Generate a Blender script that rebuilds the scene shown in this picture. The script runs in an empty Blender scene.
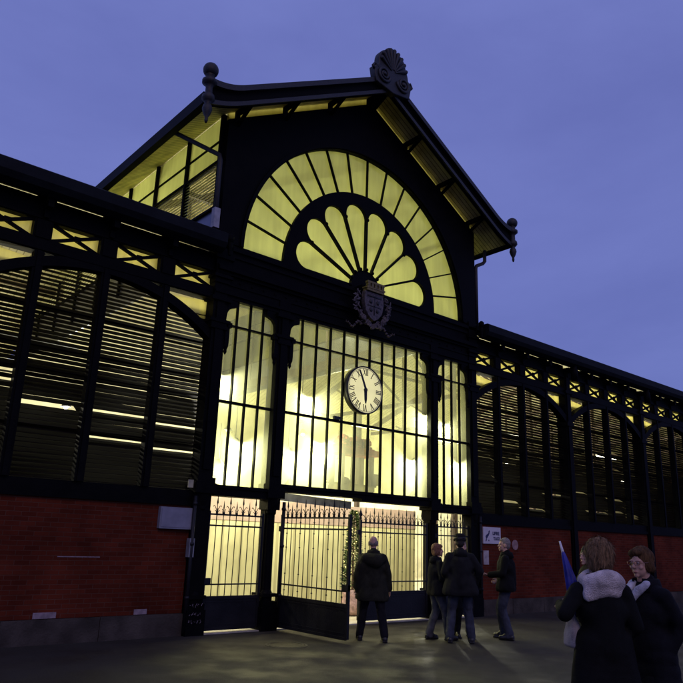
import bpy, bmesh, math, random
from math import sin, cos, pi, radians, sqrt, atan2, hypot
from mathutils import Vector, Matrix, noise
random.seed(7)
S = bpy.context.scene
COL = S.collection

# ---------------------------------------------------------------- materials
def new_mat(name):
    m = bpy.data.materials.new(name); m.use_nodes = True
    nt = m.node_tree; nt.nodes.clear()
    return m, nt
def N(nt, t, **kw):
    n = nt.nodes.new(t)
    for k, v in kw.items():
        if k.startswith('i_'):
            n.inputs[k[2:].replace('_', ' ')].default_value = v
        else: setattr(n, k, v)
    return n
def L(nt, a, b): nt.links.new(a, b)
def pbr(name, col, rough=.6, var=.25, scale=6., bump=.0, bscale=40., metal=0., spec=.5, stretch=(1,1,1), col2=None):
    m, nt = new_mat(name)
    out = N(nt, 'ShaderNodeOutputMaterial'); b = N(nt, 'ShaderNodeBsdfPrincipled')
    L(nt, b.outputs[0], out.inputs[0])
    tc = N(nt, 'ShaderNodeTexCoord'); mp = N(nt, 'ShaderNodeMapping'); mp.inputs['Scale'].default_value = stretch
    L(nt, tc.outputs['Object'], mp.inputs[0])
    nz = N(nt, 'ShaderNodeTexNoise'); nz.inputs['Scale'].default_value = scale; nz.inputs['Detail'].default_value = 6
    L(nt, mp.outputs[0], nz.inputs['Vector'])
    mx = N(nt, 'ShaderNodeMix', data_type='RGBA')
    c2 = col2 or tuple(c*(1+var) for c in col)
    mx.inputs[6].default_value = (*[c*(1-var) for c in col], 1); mx.inputs[7].default_value = (*c2, 1)
    rp = N(nt, 'ShaderNodeMapRange'); rp.inputs[1].default_value = .35; rp.inputs[2].default_value = .65
    L(nt, nz.outputs[0], rp.inputs[0]); L(nt, rp.outputs[0], mx.inputs[0]); L(nt, mx.outputs[2], b.inputs['Base Color'])
    rr = N(nt, 'ShaderNodeMapRange'); rr.inputs[3].default_value = max(0, rough-.12); rr.inputs[4].default_value = min(1, rough+.12)
    L(nt, nz.outputs[0], rr.inputs[0]); L(nt, rr.outputs[0], b.inputs['Roughness'])
    b.inputs['Metallic'].default_value = metal; b.inputs['Specular IOR Level'].default_value = spec
    if bump:
        n2 = N(nt, 'ShaderNodeTexNoise'); n2.inputs['Scale'].default_value = bscale; n2.inputs['Detail'].default_value = 4
        L(nt, mp.outputs[0], n2.inputs['Vector'])
        bp = N(nt, 'ShaderNodeBump'); bp.inputs['Strength'].default_value = bump; bp.inputs['Distance'].default_value = .02
        L(nt, n2.outputs[0], bp.inputs['Height']); L(nt, bp.outputs[0], b.inputs['Normal'])
    return m
def glass(name, tcol, transp=.2, streak=.35, gloss=.06, rough=.15):
    """frosted, dirty hall glass: diffuse transmission + some clear transmission + a weak reflection"""
    m, nt = new_mat(name); out = N(nt, 'ShaderNodeOutputMaterial')
    tc = N(nt, 'ShaderNodeTexCoord')
    mp = N(nt, 'ShaderNodeMapping'); mp.inputs['Scale'].default_value = (5, 5, .5); L(nt, tc.outputs['Object'], mp.inputs[0])
    n1 = N(nt, 'ShaderNodeTexNoise'); n1.inputs['Scale'].default_value = 1.6; n1.inputs['Detail'].default_value = 5; L(nt, mp.outputs[0], n1.inputs['Vector'])
    n2 = N(nt, 'ShaderNodeTexNoise'); n2.inputs['Scale'].default_value = 1.3; n2.inputs['Detail'].default_value = 7; L(nt, tc.outputs['Object'], n2.inputs['Vector'])
    ad = N(nt, 'ShaderNodeMath', operation='ADD'); L(nt, n1.outputs[0], ad.inputs[0]); L(nt, n2.outputs[0], ad.inputs[1])
    r = N(nt, 'ShaderNodeMapRange'); r.inputs[1].default_value = .75; r.inputs[2].default_value = 1.25; L(nt, ad.outputs[0], r.inputs[0])
    mx = N(nt, 'ShaderNodeMix', data_type='RGBA')
    mx.inputs[6].default_value = (*[c*(1-streak) for c in tcol], 1); mx.inputs[7].default_value = (*tcol, 1)
    L(nt, r.outputs[0], mx.inputs[0])
    tr = N(nt, 'ShaderNodeBsdfTranslucent'); L(nt, mx.outputs[2], tr.inputs[0])
    tp = N(nt, 'ShaderNodeBsdfTransparent'); tp.inputs[0].default_value = (*[.3+.7*c for c in tcol], 1)
    f = N(nt, 'ShaderNodeMapRange'); f.inputs[3].default_value = transp*.6; f.inputs[4].default_value = min(1, transp*1.4)
    L(nt, n2.outputs[0], f.inputs[0])
    a = N(nt, 'ShaderNodeMixShader'); L(nt, f.outputs[0], a.inputs[0]); L(nt, tr.outputs[0], a.inputs[1]); L(nt, tp.outputs[0], a.inputs[2])
    gl = N(nt, 'ShaderNodeBsdfGlossy'); gl.inputs['Roughness'].default_value = rough
    b = N(nt, 'ShaderNodeMixShader'); b.inputs[0].default_value = gloss
    L(nt, a.outputs[0], b.inputs[1]); L(nt, gl.outputs[0], b.inputs[2]); L(nt, b.outputs[0], out.inputs[0])
    return m
def emis(name, col, s):
    m, nt = new_mat(name); out = N(nt, 'ShaderNodeOutputMaterial'); e = N(nt, 'ShaderNodeEmission')
    e.inputs[0].default_value = (*col, 1); e.inputs[1].default_value = s; L(nt, e.outputs[0], out.inputs[0]); return m
def brick(name):
    m, nt = new_mat(name); out = N(nt, 'ShaderNodeOutputMaterial'); b = N(nt, 'ShaderNodeBsdfPrincipled'); L(nt, b.outputs[0], out.inputs[0])
    tc = N(nt, 'ShaderNodeTexCoord'); sp = N(nt, 'ShaderNodeSeparateXYZ'); cb = N(nt, 'ShaderNodeCombineXYZ')
    L(nt, tc.outputs['Object'], sp.inputs[0]); L(nt, sp.outputs[0], cb.inputs[0]); L(nt, sp.outputs[2], cb.inputs[1])
    bk = N(nt, 'ShaderNodeTexBrick'); L(nt, cb.outputs[0], bk.inputs['Vector'])
    bk.inputs['Scale'].default_value = 1; bk.inputs['Brick Width'].default_value = .23; bk.inputs['Row Height'].default_value = .072
    bk.inputs['Mortar Size'].default_value = .006; bk.inputs['Mortar Smooth'].default_value = .3
    bk.inputs['Color1'].default_value = (.135, .026, .012, 1); bk.inputs['Color2'].default_value = (.09, .017, .008, 1); bk.inputs['Mortar'].default_value = (.115, .045, .028, 1)
    nz = N(nt, 'ShaderNodeTexNoise'); nz.inputs['Scale'].default_value = 1.1; nz.inputs['Detail'].default_value = 8; L(nt, tc.outputs['Object'], nz.inputs['Vector'])
    rp = N(nt, 'ShaderNodeMapRange'); rp.inputs[1].default_value = .3; rp.inputs[2].default_value = .7; rp.inputs[3].default_value = .55; rp.inputs[4].default_value = 1.2
    L(nt, nz.outputs[0], rp.inputs[0])
    mx = N(nt, 'ShaderNodeMix', data_type='RGBA', blend_type='MULTIPLY'); mx.inputs[0].default_value = 1
    L(nt, bk.outputs['Color'], mx.inputs[6]); L(nt, rp.outputs[0], mx.inputs[7]); L(nt, mx.outputs[2], b.inputs['Base Color'])
    b.inputs['Roughness'].default_value = .95; b.inputs['Specular IOR Level'].default_value = .08
    bp = N(nt, 'ShaderNodeBump'); bp.inputs['Strength'].default_value = .5; bp.inputs['Distance'].default_value = .01; bp.invert = True
    L(nt, bk.outputs['Fac'], bp.inputs['Height']); L(nt, bp.outputs[0], b.inputs['Normal'])
    return m
def boards(name, c1, c2, pitch, axis=0, rough=.6):
    m, nt = new_mat(name); out = N(nt, 'ShaderNodeOutputMaterial'); b = N(nt, 'ShaderNodeBsdfPrincipled'); L(nt, b.outputs[0], out.inputs[0])
    tc = N(nt, 'ShaderNodeTexCoord'); sp = N(nt, 'ShaderNodeSeparateXYZ'); L(nt, tc.outputs['Object'], sp.inputs[0])
    d = N(nt, 'ShaderNodeMath', operation='DIVIDE'); d.inputs[1].default_value = pitch; L(nt, sp.outputs[axis], d.inputs[0])
    fr = N(nt, 'ShaderNodeMath', operation='FRACT'); L(nt, d.outputs[0], fr.inputs[0])
    st = N(nt, 'ShaderNodeMath', operation='GREATER_THAN'); st.inputs[1].default_value = .16; L(nt, fr.outputs[0], st.inputs[0])
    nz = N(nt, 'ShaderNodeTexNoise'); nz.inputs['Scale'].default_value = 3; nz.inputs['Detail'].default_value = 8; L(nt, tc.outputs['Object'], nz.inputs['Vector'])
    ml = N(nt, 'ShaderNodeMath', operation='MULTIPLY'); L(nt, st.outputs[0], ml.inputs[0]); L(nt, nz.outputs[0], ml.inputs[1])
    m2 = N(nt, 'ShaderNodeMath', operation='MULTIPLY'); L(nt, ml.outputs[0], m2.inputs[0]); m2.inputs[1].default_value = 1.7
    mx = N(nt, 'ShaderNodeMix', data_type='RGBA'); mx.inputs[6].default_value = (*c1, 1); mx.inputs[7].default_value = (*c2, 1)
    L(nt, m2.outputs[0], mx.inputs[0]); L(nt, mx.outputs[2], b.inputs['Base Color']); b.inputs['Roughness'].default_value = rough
    bp = N(nt, 'ShaderNodeBump'); bp.inputs['Strength'].default_value = .6; bp.inputs['Distance'].default_value = .01
    L(nt, st.outputs[0], bp.inputs['Height']); L(nt, bp.outputs[0], b.inputs['Normal']); return m
def asphalt(name):
    m, nt = new_mat(name); out = N(nt, 'ShaderNodeOutputMaterial'); b = N(nt, 'ShaderNodeBsdfPrincipled'); L(nt, b.outputs[0], out.inputs[0])
    tc = N(nt, 'ShaderNodeTexCoord')
    n1 = N(nt, 'ShaderNodeTexNoise'); n1.inputs['Scale'].default_value = .55; n1.inputs['Detail'].default_value = 9; n1.inputs['Roughness'].default_value = .62; L(nt, tc.outputs['Object'], n1.inputs['Vector'])
    n2 = N(nt, 'ShaderNodeTexNoise'); n2.inputs['Scale'].default_value = 70; n2.inputs['Detail'].default_value = 3; L(nt, tc.outputs['Object'], n2.inputs['Vector'])
    n3 = N(nt, 'ShaderNodeTexNoise'); n3.inputs['Scale'].default_value = 1.2; n3.inputs['Detail'].default_value = 5; L(nt, tc.outputs['Object'], n3.inputs['Vector'])
    r = N(nt, 'ShaderNodeMapRange'); r.inputs[1].default_value = .38; r.inputs[2].default_value = .62; L(nt, n1.outputs[0], r.inputs[0])
    mx = N(nt, 'ShaderNodeMix', data_type='RGBA'); mx.inputs[6].default_value = (.026, .023, .0155, 1); mx.inputs[7].default_value = (.036, .032, .0215, 1); L(nt, r.outputs[0], mx.inputs[0])
    r2 = N(nt, 'ShaderNodeMapRange'); r2.inputs[1].default_value = .3; r2.inputs[2].default_value = .7; r2.inputs[3].default_value = .3; r2.inputs[4].default_value = 1.8; L(nt, n2.outputs[0], r2.inputs[0])
    mm = N(nt, 'ShaderNodeMix', data_type='RGBA', blend_type='MULTIPLY'); mm.inputs[0].default_value = 1; L(nt, mx.outputs[2], mm.inputs[6]); L(nt, r2.outputs[0], mm.inputs[7])
    L(nt, mm.outputs[2], b.inputs['Base Color'])
    rr = N(nt, 'ShaderNodeMapRange'); rr.inputs[1].default_value = .35; rr.inputs[2].default_value = .65; rr.inputs[3].default_value = .55; rr.inputs[4].default_value = .9; L(nt, n3.outputs[0], rr.inputs[0])
    L(nt, rr.outputs[0], b.inputs['Roughness']); b.inputs['Specular IOR Level'].default_value = .35
    bp = N(nt, 'ShaderNodeBump'); bp.inputs['Strength'].default_value = .6; bp.inputs['Distance'].default_value = .008
    ad = N(nt, 'ShaderNodeMath', operation='MULTIPLY_ADD'); ad.inputs[1].default_value = 1.; L(nt, n2.outputs[0], ad.inputs[0])
    L(nt, ad.outputs[0], bp.inputs['Height']); L(nt, bp.outputs[0], b.inputs['Normal']); return m

IRON = pbr('iron_paint', (.0028, .0028, .0032), .6, .4, 3, .25, 30, spec=.06)
IRON2 = pbr('iron_relief', (.012, .011, .012), .5, .5, 14, .5, 60, spec=.5)
CREST = pbr('cast_relief', (.075, .058, .062), .5, .6, 25, .6, 80, spec=.5)
GILT = pbr('dull_gilding', (.16, .12, .03), .5, .5, 25, .4, 80)
GATE_IRON = pbr('gate_iron', (.009, .009, .011), .5, .3, 3, .2, 30, spec=.3)
SLAT = pbr('louvre_slat', (.0045, .0032, .0028), .7, .4, 5, .1, 40, stretch=(.3, 1, 1), spec=.05)
ZINC = pbr('zinc', (.17, .18, .24), .35, .3, 2, .15, 10, metal=.6)
SLATE = pbr('zinc_roof', (.007, .0085, .011), .65, .4, 2, .2, 20, spec=.12)
BRICK = brick('red_brick')
STONE = pbr('plinth_stone', (.062, .052, .044), .9, .35, 2.5, .6, 30, spec=.1)
MORTAR = pbr('pale_patch', (.26, .20, .22), .8, .25, 12, .2, 60)
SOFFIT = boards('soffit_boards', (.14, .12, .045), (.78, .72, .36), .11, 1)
SOFFITX = boards('soffit_boards_side', (.02, .018, .01), (.035, .03, .015), .11, 0)
INWALL = pbr('hall_plaster', (.70, .66, .44), .8, .2, 1.2)
INROOF = boards('hall_ceiling', (.40, .37, .20), (.80, .77, .52), .2, 0)
INFLOOR = pbr('hall_floor', (.42, .38, .26), .5, .2, 2)
BEAM = pbr('hall_beam', (.10, .07, .05), .6, .3, 3)
ASPHALT = asphalt('asphalt')
G_MAIN = glass('frosted_glazing', (.68, .70, .46), .82, .30)
G_FAN = glass('fan_glazing', (.75, .78, .43), .14, .16)
G_TRUSS = glass('band_glazing', (.88, .84, .46), .10, .2)
G_GATE = glass('gate_sheet', (.90, .86, .50), .06, .14, .02)
G_LOUV = glass('blade_glazing', (.80, .82, .36), .25, .3, .22, .08)
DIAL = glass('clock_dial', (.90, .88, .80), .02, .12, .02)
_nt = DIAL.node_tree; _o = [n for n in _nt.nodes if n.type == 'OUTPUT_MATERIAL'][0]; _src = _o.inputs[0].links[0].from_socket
_e = N(_nt, 'ShaderNodeEmission'); _e.inputs[0].default_value = (1, .93, .66, 1); _e.inputs[1].default_value = .26  # faint glow added to brighten the dial, standing for hall light through it
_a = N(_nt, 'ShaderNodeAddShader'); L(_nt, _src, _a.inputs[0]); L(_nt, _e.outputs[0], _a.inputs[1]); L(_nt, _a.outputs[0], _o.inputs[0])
DARK = pbr('black_paint', (.008, .008, .008), .5, .2, 5)
BULB = emis('lamp_tube', (1, .95, .7), 14)
SKINM = pbr('skin', (.52, .30, .22), .55, .12, 14, .08, 90)
RED = pbr('red_canvas', (.36, .05, .03), .8, .3, 5)
WOOD = pbr('brown_timber', (.16, .09, .05), .6, .3, 6)
def cloth(name, c, bump=.4): return pbr(name, c, .9, .3, 9, bump, 140, spec=.15)

# ---------------------------------------------------------------- mesh builder
class MB:
    def __init__(s): s.v = []; s.f = []
    def add(s, vs, fs):
        o = len(s.v); s.v += [tuple(v) for v in vs]; s.f += [tuple(i+o for i in f) for f in fs]; return s
    def box(s, x0, x1, y0, y1, z0, z1):
        vs = [(x, y, z) for z in (z0, z1) for y in (y0, y1) for x in (x0, x1)]
        return s.add(vs, [(0,2,3,1), (4,5,7,6), (0,1,5,4), (2,6,7,3), (0,4,6,2), (1,3,7,5)])
    def bar(s, p, q, w, h, up=(0, 0, 1)):
        p = Vector(p); q = Vector(q); d = (q-p).normalized(); up = Vector(up)
        if abs(d.dot(up)) > .98: up = Vector((0, 1, 0))
        a = d.cross(up).normalized(); b = a.cross(d)
        vs = [e+a*(i*w/2)+b*(j*h/2) for e in (p, q) for i, j in ((-1,-1), (1,-1), (1,1), (-1,1))]
        return s.add(vs, [(0,1,2,3), (7,6,5,4), (0,4,5,1), (1,5,6,2), (2,6,7,3), (3,7,4,0)])
    def tube(s, pts, r, n=8, caps=True):
        pts = [Vector(p) for p in pts]; rs = r if isinstance(r, (list, tuple)) else [r]*len(pts)
        vs = []; ref = None
        for i, p in enumerate(pts):
            d = (pts[min(i+1, len(pts)-1)]-pts[max(i-1, 0)]).normalized()
            if ref is None: ref = Vector((0, 0, 1)) if abs(d.z) < .9 else Vector((1, 0, 0))
            a = d.cross(ref).normalized(); b = a.cross(d).normalized(); ref = b
            vs += [p+(a*cos(2*pi*k/n)+b*sin(2*pi*k/n))*rs[i] for k in range(n)]
        fs = [(i*n+k, i*n+(k+1) % n, (i+1)*n+(k+1) % n, (i+1)*n+k) for i in range(len(pts)-1) for k in range(n)]
        if caps: fs += [tuple(range(n))[::-1], tuple((len(pts)-1)*n+k for k in range(n))]
        return s.add(vs, fs)
    def lathe(s, c, prof, n=16):
        vs = [(c[0]+r*cos(2*pi*k/n), c[1]+r*sin(2*pi*k/n), c[2]+z) for r, z in prof for k in range(n)]
        fs = [(i*n+k, i*n+(k+1) % n, (i+1)*n+(k+1) % n, (i+1)*n+k) for i in range(len(prof)-1) for k in range(n)]
        fs += [tuple(range(n))[::-1], tuple((len(prof)-1)*n+k for k in range(n))]
        return s.add(vs, fs)
    def ell(s, c, r, rot=None, n=14, m=9):
        vs = []; R = rot or Matrix.Identity(3)
        for i in range(m+1):
            t = pi*i/m
            for k in range(n):
                a = 2*pi*k/n
                vs.append(Vector(c)+R @ Vector((r[0]*max(sin(t), 1e-3)*cos(a), r[1]*max(sin(t), 1e-3)*sin(a), -r[2]*cos(t))))
        fs = [(i*n+k, i*n+(k+1) % n, (i+1)*n+(k+1) % n, (i+1)*n+k) for i in range(m) for k in range(n)]
        fs += [tuple(range(n))[::-1], tuple(m*n+k for k in range(n))]
        return s.add(vs, fs)
    def caps(s, p, q, r1, r2, n=12):
        """tapered capsule"""
        p = Vector(p); q = Vector(q); d = (q-p).normalized()
        pts = [p-d*r1*.98, p-d*r1*.75, p-d*r1*.35, p, q, q+d*r2*.35, q+d*r2*.75, q+d*r2*.98]
        rs = [r1*.15, r1*.66, r1*.94, r1, r2, r2*.94, r2*.66, r2*.15]
        return s.tube(pts, rs, n)
    def chain(s, pts, rs, n=12):
        for i in range(len(pts)-1): s.caps(pts[i], pts[i+1], rs[i], rs[i+1], n)
        return s
    def prism(s, loop, y0, y1):
        """convex-ish (x,z) loop extruded over y"""
        n = len(loop); vs = [(x, y0, z) for x, z in loop]+[(x, y1, z) for x, z in loop]
        return s.add(vs, [tuple(range(n)), tuple(range(2*n-1, n-1, -1))]+[(i, n+i, n+(i+1) % n, (i+1) % n) for i in range(n)])
    def sweep(s, path, prof, closed=False):
        """profile (d, z offset) not rotated; path list of (x,y,z) running mostly along x or y, d applied outward"""
        return s
    def build(s, name, mat, parent=None, smooth=False, org=None, **tags):
        me = bpy.data.meshes.new(name)
        vs = s.v if org is None else [(a-org[0], b-org[1], c-org[2]) for a, b, c in s.v]
        me.from_pydata(vs, [], s.f); me.validate()
        bm = bmesh.new(); bm.from_mesh(me); bmesh.ops.recalc_face_normals(bm, faces=bm.faces); bm.to_mesh(me); bm.free()
        return link(name, me, mat, parent, smooth, org, **tags)
def link(name, me, mat, parent=None, smooth=False, org=None, **tags):
    if mat: me.materials.clear(); me.materials.append(mat)
    if smooth:
        for p in me.polygons: p.use_smooth = True
    o = bpy.data.objects.new(name, me); COL.objects.link(o)
    if org is not None: o.location = org
    if parent: o.parent = parent
    for k, v in tags.items(): o[k] = v
    return o
def empty(name, loc=(0, 0, 0), rz=0, label=None, cat=None, group=None):
    o = bpy.data.objects.new(name, None); COL.objects.link(o); o.location = loc; o.rotation_euler = (0, 0, rz); o.empty_display_size = .2
    if label: o['label'] = label
    if cat: o['category'] = cat
    if group: o['group'] = group
    return o
def curve_mesh(loops, depth, bevel=0):
    """filled 2-D loops (with holes) extruded: in (x,z), centred on y=0 with half-depth 'depth'"""
    cu = bpy.data.curves.new('c', 'CURVE'); cu.dimensions = '2D'; cu.fill_mode = 'BOTH'; cu.extrude = depth; cu.bevel_depth = bevel
    for lp in loops:
        sp = cu.splines.new('POLY'); sp.points.add(len(lp)-1)
        for i, (x, z) in enumerate(lp): sp.points[i].co = (x, z, 0, 1)
        sp.use_cyclic_u = True
    ob = bpy.data.objects.new('c', cu); COL.objects.link(ob)
    dg = bpy.context.evaluated_depsgraph_get(); dg.update()
    me = bpy.data.meshes.new_from_object(ob.evaluated_get(dg))
    me.transform(Matrix(((1,0,0,0), (0,0,-1,0), (0,1,0,0), (0,0,0,1))))
    bpy.data.objects.remove(ob); bpy.data.curves.remove(cu)
    return me
def plate(name, loops, y0, y1, mat, parent=None, bevel=0, **tags):
    me = curve_mesh(loops, abs(y1-y0)/2, bevel); me.transform(Matrix.Translation((0, (y0+y1)/2, 0)))
    return link(name, me, mat, parent, **tags)
def add_mesh(mb, me, M=None):
    mb.add([(M @ v.co if M else v.co) for v in me.vertices], [tuple(p.vertices) for p in me.polygons]); bpy.data.meshes.remove(me)
def remesh(mb, vox, name, mat, parent=None, smooth_it=4, disp=0, dscale=6, org=None, fn=None):
    me = bpy.data.meshes.new('t'); me.from_pydata(mb.v, [], mb.f); me.validate()
    bm = bmesh.new(); bm.from_mesh(me); bmesh.ops.recalc_face_normals(bm, faces=bm.faces); bm.to_mesh(me); bm.free()
    ob = bpy.data.objects.new('t', me); COL.objects.link(ob)
    md = ob.modifiers.new('r', 'REMESH'); md.mode = 'VOXEL'; md.voxel_size = vox
    if smooth_it: m2 = ob.modifiers.new('s', 'SMOOTH'); m2.iterations = smooth_it; m2.factor = .5
    dg = bpy.context.evaluated_depsgraph_get(); dg.update()
    out = bpy.data.meshes.new_from_object(ob.evaluated_get(dg))
    bpy.data.objects.remove(ob); bpy.data.meshes.remove(me)
    if disp or fn:
        nr = [v.normal.copy() for v in out.vertices]
        for v, n_ in zip(out.vertices, nr):
            if fn: v.co += n_*fn(v.co)
            if disp:
                q = Vector((v.co.x*dscale*1.3, v.co.y*dscale*1.3, v.co.z*dscale*.75))
                v.co += n_*disp*(noise.noise(q)+.5*noise.noise(q*2.3)+.3*(abs(noise.noise(q*1.7+Vector((5, 3, 1))))-.3))
    out.name = name
    return link(name, out, mat, parent, True, org)
def arcp(cx, cz, r, a0, a1, n): return [(cx+r*cos(radians(a0+(a1-a0)*i/n)), cz+r*sin(radians(a0+(a1-a0)*i/n))) for i in range(n+1)]

# ================================================================ measured frame (metres, X along the facade, Z up)
XM = 3.871
ZPL, ZBT, ZSIL = .367, 2.183, 2.46
Z_GT, Z_R1, Z_R2, Z_G0, Z_G0C = 6.225, 5.706, 4.171, 2.597, 2.71
ZC, R1, R2 = 7.389, 3.45, 2.409
HX = 3.88            # corner column centres at XM +- HX
PITCH = 1.153
XL, XR = XM-HX, XM+HX
GX0, GX1 = XM-4.04, XM+4.04
SLOPE = .565
DEPTH = 14.
WEND_L, WEND_R = XL-PITCH*8, XR+PITCH*36

hall = empty('market_hall', (XM, 0, 0), 0, 'iron and red brick market hall with a lit gabled entrance and fan window', 'market hall')
HP = lambda *a: None
class Hall(MB):
    """parts of the hall are built in world coordinates and stored relative to the hall's empty"""
    def part(s, name, mat, parent=None, smooth=False, **t):
        o = s.build(name, mat, None, smooth, **t)
        o.parent = parent or hall
        if parent is None: o.location = (-XM, 0, 0)
        return o
def hplate(name, loops, y0, y1, mat, parent=None, bevel=0):
    o = plate(name, loops, y0, y1, mat, parent or hall, bevel)
    if parent is None: o.location = (-XM, 0, 0)
    return o

# ---------------------------------------------------------------- ground
g = MB(); g.add([(-120, -120, 0), (150, -120, 0), (150, 160, 0), (-120, 160, 0)], [(0, 1, 2, 3)])
g.build('ground', ASPHALT, kind='structure')
g = MB(); g.add([(WEND_L, .0, .012), (WEND_R, .0, .012), (WEND_R, DEPTH, .012), (WEND_L, DEPTH, .012)], [(0, 1, 2, 3)])
g.build('hall_floor', INFLOOR, kind='structure')

# ---------------------------------------------------------------- low walls
for nm, x0, x1 in (('l', WEND_L, XL-.15), ('r', XR+.15, WEND_R)):
    Hall().box(x0, x1, .0, .32, ZPL, ZBT).part('brick_wall', BRICK)
    pl = Hall(); n = int((x1-x0)/1.35); w = (x1-x0)/n
    for i in range(n): pl.box(x0+i*w+.004, x0+(i+1)*w-.004, -.045-.006*(i % 3), .33, -.02, ZPL-.012*random.random())
    pl.part('stone_plinth', STONE)
    Hall().box(x0, x1, -.05, .34, ZBT, ZBT+.09).box(x0, x1, -.02, .30, ZBT+.09, ZSIL).part('iron_sill', IRON)
for q in ((-2.72, -2.37, -.012, -.001, .372, .46), (-1.09, -.86, -.012, -.001, .372, .455)): Hall().box(*q).part('wall_patch', MORTAR)
Hall().box(-2.47, -1.78, -.006, -.001, 1.275, 1.287).part('metal_strip', MORTAR)

# ---------------------------------------------------------------- wings
def louvre(x0, x1, z0, z1, missing, seed):
    rnd = random.Random(seed); mb = Hall(); p = .0757; z = z0
    while z < z1:
        skip = False; rise = .103
        for (a, b, zz, hh) in missing:
            if abs(z-zz) < p*.5*min(hh, 1.6):
                if hh >= 1.2: skip = (a, b)
                else: rise = .062
        da = rnd.uniform(-.006, .006); d2 = rnd.uniform(-.006, .006)
        segs = [(x0, x1)]
        if skip:
            segs = []
            if skip[0] > x0+.05: segs.append((x0, skip[0]))
            if skip[1] < x1-.05: segs.append((skip[1], x1))
        for a, b in segs:
            t = .005
            vs = []
            for (x, dz) in ((a, da), (b, d2)):
                vs += [(x, .104, z+dz), (x, .279, z+dz+rise), (x, .279, z+dz+rise+t*1.4), (x, .104, z+dz+t*1.4)]
            mb.add(vs, [(0,1,2,3), (4,7,6,5), (0,4,5,1), (1,5,6,2), (2,6,7,3), (3,7,4,0)])
        z += p
    return mb
miss = {}
def M_(a, b, z, h=1.0): miss.setdefault('all', []).append((a, b, z, h))
for a, b, z, h in [(-3.45,-2.45,3.60,1.2), (-2.26,-1.36,3.63,1), (-2.16,-1.5,3.14,1), (-1.16,-.3,3.56,1), (-.76,-.36,3.1,1), (-3.8,-3.6,4.1,1), (-4.7,-3.6,3.9,1.),
                   (9.04,9.95,2.77,1.2), (10.18,10.96,2.6,1), (11.34,12.03,3.11,1.1), (12.64,13.35,3.25,1.1), (13.6,14.38,4.49,1.2), (14.73,15.5,4.65,1.2),
                   (14.74,15.55,4.12,1.2), (14.76,15.6,3.15,1.2), (14.79,15.62,2.78,1.2), (13.74,14.47,2.74,1), (15.94,16.62,2.68,2.4)]: M_(a, b, z, h)
def half_col(name, x, w, z0, z1, big):
    mb = Hall()
    mb.box(x-w/2, x+w/2, -.06, .26 if big else .10, z0, z1)
    if big:
        mb.box(x-w*.32, x+w*.32, -.10, -.06, z0, z1)
        mb.box(x-w*.62, x+w*.62, -.11, .27, z0+.0, z0+.14).box(x-w*.6, x+w*.6, -.12, .27, 5.22, 5.34).box(x-w*.66, x+w*.66, -.13, .27, 6.22, 6.32)
    else:
        mb.box(x-w*.25, x+w*.25, -.085, -.06, z0, z1)
    mb.part(name, IRON)
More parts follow.
